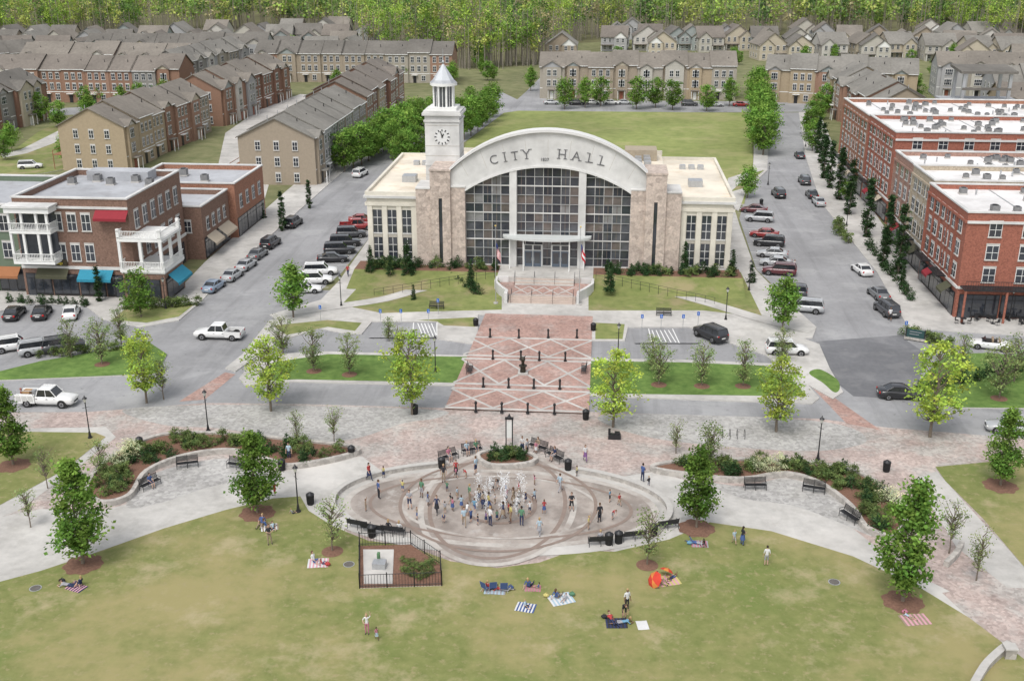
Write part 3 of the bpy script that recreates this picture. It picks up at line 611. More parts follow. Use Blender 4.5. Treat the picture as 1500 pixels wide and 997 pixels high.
def balcony(mb,x0,x1,y0,y1,z,floors=(0,)):
    for fz in floors:
        zz=z+fz; mb.box(x0,x1,y0,y1,zz-.35,zz,WHITE)
        for q in(.15,1.05): mb.box(x0,x1,y0,y0+.08,zz+q-.05,zz+q+.03,WHITE); mb.box(x0,x0+.08,y0+.08,y1,zz+q-.05,zz+q+.03,WHITE); mb.box(x1-.08,x1,y0+.08,y1,zz+q-.05,zz+q+.03,WHITE)
        k=int((x1-x0)/.22)
        for i in range(k): xx=x0+.1+i*(x1-x0-.2)/k; mb.box(xx,xx+.05,y0+.02,y0+.06,zz+.15,zz+1.0,WHITE)
        k=int((y1-y0)/.22)
        for i in range(k):
            yy=y0+.1+i*(y1-y0-.2)/k
            mb.box(x1-.06,x1-.02,yy,yy+.05,zz+.15,zz+1.0,WHITE); mb.box(x0+.02,x0+.06,yy,yy+.05,zz+.15,zz+1.0,WHITE)
TEAL=pm('teal_awning',(.03,.22,.32),.08,3,.8); RED=pm('red_awning',(.24,.025,.035),.08,3,.8); OLIVE=pm('olive_awning',(.08,.08,.05),.08,3); GREENB=pm('green_stucco',(.13,.17,.12),.08,2); BEIGE=pm('beige_awning',(.42,.36,.28),.05,2)
def LB():
    cx,cy=S(203,437); mb=MB(); Wd=15.5; Dp=18.5; h=12.6
    flatbld(mb,-Wd,0,0,Dp,h,BRICKB,ROOFG)
    mb.M=Matrix.Translation((-Wd,0,0)); windows(mb,Wd,2,4.2,4.1,7,1.1,2.1,.9,skip=((0,0),(0,1),(1,0),(1,1),(0,5),(0,6),(1,5),(1,6))); shopfront(mb,Wd,4)
    mb.box(0,Wd,-.15,.0,3.9,4.3,PALE); mb.box(0,Wd,-.2,0,h-.5,h-.2,PALE)
    awning(mb,8.0,12.6,3.9,1.4,1.0,TEAL); awning(mb,2.2,6.5,4.0,1.1,.9,OLIVE)
    mb.box(2.4,6.4,-.3,-.151,4.35,5.2,pm('sign_board_dark',(.06,.05,.03),.1,2))
    mb.box(.3,5.6,-.12,.0,4.305,h-.6,GLASS)
    balcony(mb,.2,5.8,-2.2,0,4.9,floors=(.5,4.6))
    for x in(.3,2.0,4.0,5.4): mb.box(x-.15,x+.15,-2.1,-1.8,5.4,12.4,WHITE)
    mb.box(0,6.0,-2.4,-.201,11.9,12.6,WHITE); mb.box(-.2,6.2,-2.6,-.13,12.6,12.85,PALE)
    mb.M=Matrix.Identity(4)
    mb.box(-1.0,4.6,-1.6,5.0,0,4.1,BRICKB)
    mb.box(-1.1,4.7,-1.7,5.1,3.95,4.15,PALE)
    balcony(mb,-1.2,4.8,-1.8,5.2,4.5,floors=(0,4.1))
    for x,y in((-1.0,-1.6),(1.8,-1.6),(4.5,-1.6),(4.5,1.6),(4.5,4.8)): mb.box(x-.18,x+.18,y-.18,y+.18,4.5,8.25,WHITE)
    for x,y in((-1.0,-1.6),(4.5,-1.6),(4.5,4.8)): mb.box(x-.2,x+.2,y-.2,y+.2,8.6,9.9,WHITE)
    mb.M=Matrix.Translation((-1,-1.6,0)); shopfront(mb,5.6,1)
    mb.M=Matrix.Translation((4.6,-1.6,0))@Matrix.Rotation(math.pi/2,4,'Z'); shopfront(mb,6.6,1); awning(mb,1,6,3.6,1.4,1.1,TEAL)
    mb.M=Matrix.Rotation(math.pi/2,4,'Z'); windows(mb,Dp,2,4.2,4.1,6,1.3,2.2,.9); mb.box(5.1,Dp,-.15,0,3.9,4.3,PALE)
    mb.M=Matrix.Translation((0,5.2,0))@Matrix.Rotation(math.pi/2,4,'Z'); shopfront(mb,13,3)
    mb.M=Matrix.Identity(4); awning(mb,-4.3,.1,12.0,1.2,.9,RED)
    for i in range(5): hvac(mb,-13+i*2.8,12+(i%2)*2,h+.05,1.0)
    mb.box(-12,-3,14.5,17.5,h+.05,h+1.4,ROOFG)
    o=mb.obj('brown_brick_building',(cx,cy,0))
    yl=pm('yellow_letter',(.75,.6,.1),.02,1)
    letter('Suwanee Bags',-Wd+4.4,4.6,.52,0,o,yl,'shop_sign_text',y=-.33,ext=.01,off=.005)
    mb=MB(); flatbld(mb,-16,-.05,1.5,20,11.2,GREENB,ROOFG); mb.M=Matrix.Translation((-16,1.5,0)); windows(mb,16,2,4,3.7,5,1.3,2,.9); shopfront(mb,16,4); awning(mb,10,15,3.6,1.3,1,pm('rust_awning',(.3,.13,.06),.05,2)); mb.box(11,12.2,-1.2,-.2,9.6,9.9,WHITE)
    mb.obj('green_stucco_building',(cx-Wd,cy,0))
    mb=MB(); flatbld(mb,-12,2.5,0,12,7.2,BRICKB,ROOFG); mb.M=Matrix.Translation((2.5,0,0))@Matrix.Rotation(math.pi/2,4,'Z'); shopfront(mb,12,3); windows(mb,12,1,3.6,3,4,1,1.6,.6)
    awning(mb,1,5,3.4,1.5,1.1,BEIGE); awning(mb,6,11,3.4,1.5,1.1,BEIGE); mb.M=Matrix.Translation((-12,0,0)); windows(mb,14.5,1,3.6,3,5,1,1.6,.6); mb.M=Matrix.Identity(4); hvac(mb,-3,5,7.3,1.1); hvac(mb,-6,7,7.3,1.1)
    mb.obj('two_storey_brick_shop',(cx,cy+19,0))
    mb=MB(); flatbld(mb,-14,3.5,0,15,8.0,BRICKR2,ROOFG); mb.M=Matrix.Translation((3.5,0,0))@Matrix.Rotation(math.pi/2,4,'Z'); shopfront(mb,15,3); windows(mb,15,1,3.8,3,4,1.2,1.8,.8); mb.M=Matrix.Translation((-14,0,0)); windows(mb,17.5,1,3.8,3,5,1,1.6,.6); mb.M=Matrix.Identity(4); hvac(mb,-3,5,8.1,1.1); hvac(mb,-8,9,8.1,1.2)
    mb.obj('brick_shop_building',(cx,cy+31.5,0))
LB()
def RB():
    def bld(name,x0,x1,y0,y1,h,wm,fl,nside,nfront,seed,corner=False,fr=WHITE):
        r=random.Random(seed); mb=MB(); flatbld(mb,x0,x1,y0,y1,h,wm,ROOFW,.7)
        fh=(h-4.2)/fl
        mb.M=Matrix.Translation((x0,y1,0))@Matrix.Rotation(-math.pi/2,4,'Z'); L=y1-y0
        windows(mb,L,fl,4.2,fh,nside,1.3,fh*.55,.7); shopfront(mb,L,max(2,int(L/5)))
        mb.box(0,L,-.2,0,3.9,4.2,PALE); mb.box(0,L,-.22,0,h-.6,h-.3,wm)
        for k in range(int(L/7)):
            a=1.5+k*7
            mb.box(a,a+4,-1.4,-.201,4.1,4.25,BLACK)
            for q in(.5,1.05): mb.box(a,a+4,-1.4,-1.35,4.25+q-.03,4.25+q+.03,BLACK)
            for j in range(16): mb.box(a+j*.26,a+j*.26+.03,-1.39,-1.36,4.25,5.3,BLACK)
            awning(mb,a+4.2,a+6.6,3.7,1.3,.8,r.choice([OLIVE,RED,BEIGE,GREENB]))
        for k in range(int(L/3.2)):
            mb.box(k*3.2,k*3.2+.45,-.13,.0,4.201,h-.6,wm)
        mb.M=Matrix.Translation((x0,y0,0)); L=x1-x0; windows(mb,L,fl,4.2,fh,nfront,1.4,fh*.58,.7,margin=1.5); shopfront(mb,L,max(2,int(L/5)))
        mb.box(0,L,-.2,0,3.9,4.2,PALE); mb.box(0,L,-.22,0,h-.6,h-.3,PALE)
        if corner:
            mb.box(.2,L,-2.2,-.201,4.25,4.4,BLACK)
            for q in(.5,1.1): mb.box(.2,L,-2.2,-2.14,4.4+q-.03,4.4+q+.03,BLACK)
            for j in range(int(L/.3)): mb.box(.2+j*.3,.23+j*.3,-2.19,-2.16,4.4,5.5,BLACK)
            for j in range(5): mb.cyl(.4+j*5,-2.0,0,4.25,.15,BRICKR)
            awning(mb,8,16,4.1,3.2,.8,pm('black_awning',(.03,.03,.035),.05,2))
        mb.M=Matrix.Identity(4)
        for k in range(int((x1-x0)*(y1-y0)/18)): hvac(mb,r.uniform(x0+3,x1-2),r.uniform(y0+3,y1-2),h+.05,r.choice([.7,.8,.9]))
        for k in range(8): xx=r.uniform(x0+2,x1-2); yy=r.uniform(y0+2,y1-2); mb.cyl(xx,yy,h+.05,h+.8,.12,METAL)
        for k in range(4): xx=r.uniform(x0+3,x1-3); mb.box(xx,xx+.12,y0+.4,y1-.4,h+.05,h+.15,METAL)
        return mb.obj(name)
    bld('red_brick_corner_building',45,92,135,152,12.9,BRICKR,3,6,11,1,True)
    bld('beige_brick_building',45.6,80,152.05,163,13.3,pm('beige_brick',(.40,.34,.26),.1,4,cell=5),3,4,8,2)
    bld('rose_brick_building',46.2,78,163.05,176,13.0,pm('rose_brick',(.32,.2,.16),.1,4,cell=5),3,4,8,3)
    bld('red_brick_mixed_use_building',48,84,184,203,14.6,BRICKR,4,7,8,4)
    bld('orange_brick_mixed_use_building',48,84,203.05,226,14.4,BRICKR2,4,8,8,5)
    mb=MB()
    for x in(0,9):
        for y in(0,6): mb.box(x-.3,x+.3,y-.3,y+.3,14,20,METAL)
    mb.slab4((-1,-1,20.3),(10,-1,20.3),(10,7,20.9),(-1,7,20.9),.5,SHING[2]); mb.box(-.29,9.29,-.31,.31,16.5,17,SHING[2]); mb.box(-3,12,-2,8,13.9,14.3,ROOFG)
    mb.box(-3,12,-2,8,0,13.9,BRICKR)
    mb.obj('stair_tower',(72,230,0))
RB()
# ---------- TREES
def np_mesh(name,V,Q,mats,midx,col):
    me=bpy.data.meshes.new(name); nv=len(V); nq=len(Q)
    me.vertices.add(nv); me.vertices.foreach_set('co',np.asarray(V,dtype=np.float32).ravel())
    me.loops.add(nq*4); me.loops.foreach_set('vertex_index',np.asarray(Q,dtype=np.int32).ravel())
    me.polygons.add(nq); me.polygons.foreach_set('loop_start',np.arange(0,nq*4,4,dtype=np.int32))
    me.polygons.foreach_set('material_index',np.asarray(midx,dtype=np.int32))
    for m in mats: me.materials.append(m)
    me.update(calc_edges=True)
    a=me.attributes.new('lc','FLOAT_COLOR','POINT'); a.data.foreach_set('color',np.asarray(col,dtype=np.float32).ravel())
    return me
def leafquads(P,size,rng,flat=.5):
    n=len(P); nrm=rng.normal(size=(n,3)); nrm[:,2]+=flat*np.sign(nrm[:,2]+.001); nrm/=np.linalg.norm(nrm,axis=1)[:,None]
    t=rng.normal(size=(n,3)); u=np.cross(nrm,t); u/=np.linalg.norm(u,axis=1)[:,None]; v=np.cross(nrm,u)
    s=(size*rng.uniform(.6,1.3,n))[:,None]; asp=rng.uniform(.5,.9,n)[:,None]
    return np.stack([P-u*s,P-v*s*asp,P+u*s,P+v*s*asp],1).reshape(-1,3)
def tree_mesh(name,h,w,shape,ncl,per,ls,lm,clear,seed,cs=.45,barkfrac=.5,tr=.14):
    rng=np.random.default_rng(seed); mb=MB()
    top=h*.86; pts=[(0,0,0)]
    for i in range(1,7): pts.append((rng.normal()*.05*i*.4,rng.normal()*.05*i*.4,top*i/6))
    def tp(z):
        f=min(5.999,max(0,z/top*6)); i=int(f); a=np.array(pts[i]);b=np.array(pts[i+1]); return a+(b-a)*(f-i)
    for i in range(6): mb.tube(pts[i],pts[i+1],tr*(1-i/6.5),tr*(1-(i+1)/6.5),BARK,6,False)
    C=[];lob=rng.uniform(.6,1.15,9)
    for k in range(ncl):
        t=rng.random()
        if shape=='round': rr=math.sqrt(max(0,1-(2*t-1)**2))
        elif shape=='oak': rr=min(1,(t*3.2)**.6)*(1-t)**.62*1.15
        elif shape=='cone': t=t**1.5; rr=(1-t)
        elif shape=='col': rr=min(1,(t*6)**.5)*(1-t)**.35
        elif shape=='vase': rr=(.35+.65*t)*math.sqrt(max(0,1-max(0,(t-.55)/.45)**2))
        a=rng.uniform(0,2*math.pi); L=lob[int(a/(2*math.pi)*9)%9]
        rho=rr*w/2*L*math.sqrt(rng.uniform(.08,1)); z=clear*h+t*(h*(1-clear))
        c=np.array([rho*math.cos(a),rho*math.sin(a),z+ (rng.normal()*.15)]); C.append(c)
        if rng.random()<barkfrac:
            b=tp(max(clear*h*.8,z-rho*.9-.3)); m=(b+c)/2+rng.normal(size=3)*.1; m[2]-=.05*rho
            mb.tube(b,m,.045+.02*rho*tr*5,.03,BARK,4,False); mb.tube(m,c,.03,.012,BARK,4,False)
    C=np.array(C); N=ncl*per
    idx=np.repeat(np.arange(ncl),per); P=C[idx]+rng.normal(size=(N,3))*cs*np.array([1,1,.7])*rng.uniform(.6,1.2,ncl)[idx][:,None]
    V=leafquads(P,ls,rng)
    cb=rng.uniform(.6,1.35,ncl)[idx]*rng.uniform(.75,1.25,N); hue=rng.uniform(.85,1.15,ncl)[idx]
    col=np.stack([cb*hue,cb,cb*.9,np.ones(N)],1); col=np.repeat(col,4,0)
    bv=np.array(mb.v); bf=[[f[0],f[1],f[2],f[3]] for f in mb.f if len(f)==4]
    Q=np.concatenate([np.array(bf),np.arange(len(V)).reshape(-1,4)+len(bv)]); mi=[0]*len(bf)+[1]*N
    return np_mesh(name,np.concatenate([bv,V]),Q,[BARK,lm],mi,np.concatenate([np.ones((len(bv),4)),col]))
LY=leafmat('leaf_spring',(.37,.48,.10)); LG=leafmat('leaf_green',(.15,.26,.06)); LD=leafmat('leaf_conifer',(.045,.085,.038),.15); LM=leafmat('leaf_mid',(.18,.31,.07)); LO=leafmat('leaf_olive',(.24,.31,.13)); LWt=leafmat('leaf_blossom',(.65,.68,.48)); LS=leafmat('leaf_shrub',(.17,.23,.09))
TM={'A':[tree_mesh('treeA%d'%i,8,5.2,'round',100,30,.13,LY,.22,10+i,.34) for i in range(5)],
 'B':[tree_mesh('treeB%d'%i,8,4.6,'oak',115,44,.14,LG,.16,20+i,.34) for i in range(5)],
 'C':[tree_mesh('treeC%d'%i,5,3.2,'vase',45,18,.075,LO,.28,30+i,.26,1,.07) for i in range(4)],
 'M':[tree_mesh('treeM%d'%i,8,5.4,'round',80,34,.2,LM,.18,40+i,.48) for i in range(5)],
 'S':[tree_mesh('treeS%d'%i,5,3.8,'vase',60,24,.09,LO,.2,50+i,.28,1,.08) for i in range(4)],
 'E':[tree_mesh('treeE%d'%i,9,1.7,'col',110,34,.12,LD,.02,60+i,.2,.1) for i in range(3)],
 'F':[tree_mesh('treeF%d'%i,4,2.0,'cone',80,30,.09,LD,.02,70+i,.16,.1,.07) for i in range(3)],
 'H':[tree_mesh('shrub%d'%i,.8,1.3,'round',26,26,.06,LS,.0,80+i,.13,.1,.02) for i in range(3)],
 'W':[tree_mesh('blossom%d'%i,1.6,2.0,'round',30,24,.06,LWt,.1,90+i,.2,.3,.03) for i in range(2)],
 'K':[tree_mesh('darkshrub%d'%i,.7,1.1,'round',24,26,.06,LD,.0,95+i,.12,.1,.02) for i in range(2)]}
TN={'A':'street_tree','B':'oak_tree','C':'young_tree','M':'street_tree','S':'small_tree','E':'cypress_tree','F':'conifer_tree','H':'shrub','W':'flowering_shrub','K':'shrub'}
NH={'A':8,'B':8,'C':5,'M':8,'S':5,'E':9,'F':4,'H':.9,'W':1.6,'K':.8}
rt=random.Random(5)
def tree(k,px,py,h,z=.0,wx=1.0):
    x,y=S(px,py,z); s=h/NH[k]; a=rt.uniform(.92,1.1)
    return link(TN[k],rt.choice(TM[k]),(x,y,z),rt.uniform(0,6.28),None,(s*wx*a,s*wx*a,s))
for a in [(215,590,7.6),(397,602,7.8),(604,607,8.8),(898,625,7.8),(1137,632,7.6),(1362,640,9.3)]: tree('A',*a)
for px,py,h in [(122,827,8.6),(377,752,7.2),(1020,774,7.2),(1322,882,9.6),(1465,712,7.2),(20,682,7.4)]:
    tree('B',px,py,h)
    x,y=S(px,py); mb=MB()
    n=28; vs=[(0,0,.16)]+[((1.45+.12*math.sin(i*1.7))*math.cos(i*2*math.pi/n),(1.45+.12*math.sin(i*1.7))*math.sin(i*2*math.pi/n),.045) for i in range(n)]
    mb.add(vs,[(0,i+1,(i+1)%n+1) for i in range(n)],MULCH,True); mb.obj('mulch_ring',(x,y,.008))
for px,py in [(487,808),(948,828),(460,545),(512,550),(965,565),(1028,567),(1088,567),(150,535),(1463,585)]:
    x,y=S(px,py); mb=MB(); n=24; R_=.85
    mb.add([(0,0,.24)]+[(R_*math.cos(i*2*math.pi/n),R_*math.sin(i*2*math.pi/n),.142) for i in range(n)],[(0,i+1,(i+1)%n+1) for i in range(n)],MULCH,True); mb.obj('mulch_ring',(x,y,0 if py<700 else -.09))
for a in [(487,808,4.8),(948,828,4.8),(45,772,3.6),(435,652,3.6),(490,650,3.8),(70,715,4),(990,664,3.4),(1430,850,4.4),(1390,810,4.6),(585,528,4.4),(240,585,4.5)]: tree('C',*a)
for a in [(415,520,4.6),(460,545,5.0),(512,550,4.8),(965,565,5.2),(1028,567,5.2),(1088,567,5.2),(150,535,5.6),(178,505,4.4),(105,525,4.5),(1040,682,4.4),(1405,555,5),(1463,585,6.2),(1485,560,5.5),(955,545,4.2),(570,500,3),(150,700,3.6),(1145,530,3.8)]: tree('S',*a)
for a in [(430,466,6.8),(1146,486,6.6),(207,466,6.2),(1095,290,6),(1190,222,7),(1186,198,7),(1240,295,4)]: tree('M',*a)
for a in [(827,160),(857,158),(880,156),(932,160),(985,161),(1035,163),(1068,156),(960,158)]: tree('M',*a,rt.uniform(7,9))
for i in range(11): tree('M',1113+rt.uniform(-7,7),228-i*8,rt.uniform(8.5,10.5))
for a in [(505,252),(518,247),(530,242),(540,236),(548,231),(555,226),(562,222),(572,217),(580,212),(590,207),(597,203),(606,198),(614,193),(628,186),(645,178),(680,205),(690,199),(700,193),(707,186),(714,180),(722,172),(612,240),(600,246),(590,252),(575,235),(588,226),(600,218),(650,200),(664,190),(640,215)]: tree('M',*a,rt.uniform(7.5,9.5))
for a in [(88,187),(132,178),(18,222),(55,172),(180,168),(205,158),(243,155),(100,240),(20,170),(128,165),(150,150),(292,145),(345,135),(232,165),(8,235),(330,115),(60,180),(495,140),(520,130),(690,160),(710,165),(500,200),(495,185),(380,150)]: tree('M',*a,rt.uniform(5.5,8))
for a in [(1192,185),(1200,175),(1210,165),(1230,158),(1260,156),(1300,158),(1340,156),(1470,200),(1490,230),(1495,205),(1440,195)]: tree('M',*a,rt.uniform(6,8.5))
for a in [(1206,262,8.5),(1214,276,9),(1228,293,9.5),(1243,315,9.5),(1268,348,9.5),(1297,372,9),(1315,402,10),(1203,240,8.5),(1197,225,8),(414,338,6.5),(453,305,5),(146,442,4.8),(1292,392,6),(1320,425,4)]: tree('E',*a,wx=1.15)
for a in [(543,398,3.6),(597,400,4.4),(690,420,3.8),(893,426,4.0),(1002,402,4.6),(1072,405,3.8),(572,402,2.5)]: tree('F',*a,z=1.2 if a[1]<406 else .8,wx=1.0)
for a in [(606,440,2.2),(1100,415,3),(385,320,3)]: tree('F',*a)
for i in range(80):
    px=rt.uniform(0,1500); py=rt.uniform(78,135)
    if 820<px<1100 and py>100: continue
    tree('M',px,py,rt.uniform(5,8))
def inside(P,x,y):
    c=False;n=len(P)
    for i in range(n):
        a=P[i];b=P[i-1]
        if (a[1]>y)!=(b[1]>y) and x<(b[0]-a[0])*(y-a[1])/(b[1]-a[1])+a[0]: c=not c
    return c
def bed(name,pts,npl,kinds='HHKHHKH'):
    P=smooth_closed(PX(pts)); mb=MB(); mb.prism(P,0,.32,STONE,MULCH)
    strip_mesh(mb,P,.4,0,WALLST,True,z1=.5)
    mb.obj(name)
    xs=[p[0] for p in P]; ys=[p[1] for p in P]; k=0; t=0
    while k<npl and t<5000:
        t+=1; x=rt.uniform(min(xs),max(xs)); y=rt.uniform(min(ys),max(ys))
        if all(inside(P,x+a,y+b) for a,b in((.6,0),(-.6,0),(0,.6),(0,-.6))):
            k+=1; q=rt.choice(kinds); s=rt.uniform(.7,1.3)
            link(TN[q],rt.choice(TM[q]),(x,y,.3),rt.uniform(0,6),None,s)
bed('planting_bed_west',[(205,652),(250,640),(330,640),(420,648),(520,660),(505,672),(430,686),(400,680),(340,664),(270,672),(215,695),(190,730),(150,740),(128,722),(145,690),(180,664)],75)
bed('planting_bed_east',[(955,690),(1000,680),(1090,678),(1180,682),(1250,695),(1300,725),(1322,760),(1310,790),(1270,778),(1245,745),(1200,712),(1150,698),(1090,706),(1030,702)],80)
bed('fountain_bed',[(700,672),(725,664),(770,668),(785,676),(770,684),(720,686)],12,'KKH')
for px,py in [(195,672),(178,680),(188,665),(165,690),(1125,692),(1140,690),(1110,690),(1300,735),(1312,745)]:
    x,y=S(px,py,.3); link('flowering_shrub',rt.choice(TM['W']),(x,y,.3),rt.uniform(0,6),None,rt.uniform(.8,1.1))
def hedge(ptsl,k,n,s):
    for i in range(n):
        t=i/max(1,n-1)*(len(ptsl)-1); j=min(len(ptsl)-2,int(t)); u=t-j
        px=ptsl[j][0]*(1-u)+ptsl[j+1][0]*u; py=ptsl[j][1]*(1-u)+ptsl[j+1][1]*u
        x,y=S(px,py,.1); link('shrub',rt.choice(TM[k]),(x+rt.uniform(-.3,.3),y+rt.uniform(-.3,.3),.12),rt.uniform(0,6),None,s*rt.uniform(.8,1.2))
for sg in(-1,1):
    for i in range(32):
        x=hx+sg*rt.uniform(7,26); y=hy-rt.uniform(.9,2.9); q=rt.choice('KKH'); link('shrub',rt.choice(TM[q]),(x,y,1.4),rt.uniform(0,6),None,rt.uniform(.9,1.6))
hedge([(180,452),(245,450),(285,447)],'H',14,1.2); hedge([(15,443),(130,447)],'K',12,1); hedge([(1225,330),(1240,355)],'H',6,1.6); hedge([(1270,360),(1335,440)],'K',12,1.3); hedge([(1330,490),(1385,505)],'H',8,1.2); hedge([(1345,575),(1500,540)],'K',12,1.3); hedge([(60,522),(190,512)],'H',10,1); hedge([(650,405),(700,430)],'K',8,1.2)
def forest():
    rng=np.random.default_rng(11); pos=[]
    fx=[-200,0,120,230,330,430,520,545,600,700,790,830,860,1000,1100,1200,1400,1500,1800]
    fy=[70,66,60,52,46,42,50,84,92,104,96,66,58,56,54,50,64,72,80]
    for i in range(60000):
        px=rng.uniform(-250,1750); py=rng.uniform(-45,104); lim=np.interp(px,fx,fy)
        if py>lim: continue
        if rng.random()> (92/(py+92))**3*1.0: continue
        pos.append((*S(px,py),px,py))
        if len(pos)>4400: break
    for i in range(420):
        px=rng.uniform(-250,1750); py=np.interp(px,fx,fy)-rng.uniform(0,9); pos.append((*S(px,py),px,py))
    VV=[];CC=[];BV=[]
    for (x,y,px,py) in pos:
        far=y>560
        h=rng.uniform(15,26); w=rng.uniform(7,12)*.5; per=110 if far else 340
        if rng.random()<.15: per//=3
        k=16; th=rng.uniform(0,6.28,k); ph=rng.uniform(0,1,k); r=w*np.sqrt(rng.uniform(.1,1,k))*np.sqrt(np.clip(1-(2*ph-1)**2,0.05,1))
        c=np.stack([x+r*np.cos(th),y+r*np.sin(th),h*.36+ph*h*.62],1)
        idx=rng.integers(0,k,per); P=c[idx]+rng.normal(size=(per,3))*(1.1 if far else .85)
        VV.append(leafquads(P,(.8 if far else .4),rng))
        base=np.array([[.30,.42,.08],[.19,.31,.07],[.42,.46,.13],[.11,.20,.055],[.40,.35,.19]][rng.choice(5,p=[.30,.27,.18,.16,.09])])
        cb=base[None]*(rng.uniform(.5,1.35,k)[idx]*rng.uniform(.75,1.25,per))[:,None]
        if far: cb=cb*.9+np.array([.025,.03,.025])  # distance haze mixed into the leaf colour of far trees
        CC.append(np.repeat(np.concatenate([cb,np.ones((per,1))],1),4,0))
        if py>20:
            for q in range(1 if py<40 else 3):
                tx_=x+rng.normal()*q*1.5; ty_=y+rng.normal()*q; r_=.18; hh=h*.8
                for (dx,dy,ex,ey) in((-r_,0,0,-r_),(0,-r_,r_,0)):
                    BV+= [(tx_+dx,ty_+dy,0),(tx_+ex,ty_+ey,0),(tx_+ex*.4,ty_+ey*.4,hh),(tx_+dx*.4,ty_+dy*.4,hh)]
    V=np.concatenate(VV); C=np.concatenate(CC); nb=len(BV); BV=np.array(BV)
    V=np.concatenate([V,BV]); C=np.concatenate([C,np.tile([1,1,1,1.],(nb,1))]); nq=len(V)//4
    mi=[0]*(nq-nb//4)+[1]*(nb//4)
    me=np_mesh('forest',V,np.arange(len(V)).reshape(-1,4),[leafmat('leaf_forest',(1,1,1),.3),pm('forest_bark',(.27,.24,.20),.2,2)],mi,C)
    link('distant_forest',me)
forest()
# ---------- VEHICLES
TYRE=pm('tyre_rubber',(.02,.02,.02),.1,4,.8); RIM=pm('wheel_rim',(.4,.4,.42),.1,4,.35,metal=.7); LAMPM=pm('headlamp',(.7,.7,.68),.02,1,.1,spec=.8); TAIL=pm('tail_lamp',(.4,.01,.01),.05,1,.2); CGL=pm('car_glass',(.02,.023,.028),.1,1,.06,spec=.9); TRIM=pm('car_trim',(.03,.03,.03),.1,3,.6)
PC={'white':(.70,.70,.69),'silver':(.38,.39,.40),'black':(.015,.015,.018),'grey':(.14,.145,.15),'red':(.26,.02,.02),'maroon':(.10,.02,.025),'blue':(.22,.28,.36),'navy':(.02,.03,.06),'dark':(.05,.052,.058)}
PM={k:pm('car_paint_'+k,v,.02,1,.3,spec=.5,coat=.7) for k,v in PC.items()}
SPEC={'sedan':dict(L=4.7,W=1.82,st=[(-2.35,.38,.72,.66),(-2.25,.25,.92,.8),(-1.9,.22,.99,.89),(-1.4,.22,1.0,.91),(0,.2,.94,.91),(1.0,.22,.92,.9),(1.6,.22,.86,.88),(2.15,.24,.74,.8),(2.35,.35,.6,.64)],gb=(1.05,-1.65),gr=(.3,-.95),z=1.44,wh=(1.42,-1.38),r=.33),
 'suv':dict(L=4.85,W=1.93,st=[(-2.42,.45,.9,.78),(-2.36,.32,1.1,.9),(-1.9,.3,1.12,.95),(0,.28,1.08,.96),(1.05,.3,1.06,.95),(1.7,.3,1.0,.93),(2.25,.32,.9,.86),(2.42,.45,.7,.7)],gb=(1.15,-2.36),gr=(.5,-2.1),z=1.78,wh=(1.45,-1.45),r=.38),
 'pickup':dict(L=5.8,W=2.0,st=[(-.95,.4,1.0,.93),(-.9,.34,1.12,.97),(0,.32,1.12,.98),(1.2,.34,1.12,.97),(1.9,.34,1.1,.96),(2.75,.36,1.0,.9),(2.95,.45,.8,.76)],gb=(1.3,-.85),gr=(.7,-.6),z=1.86,wh=(1.85,-1.85),r=.4)}
SPEC['convertible']=dict(SPEC['sedan'],gb=(1.05,.8),gr=(.6,.55),z=1.3)
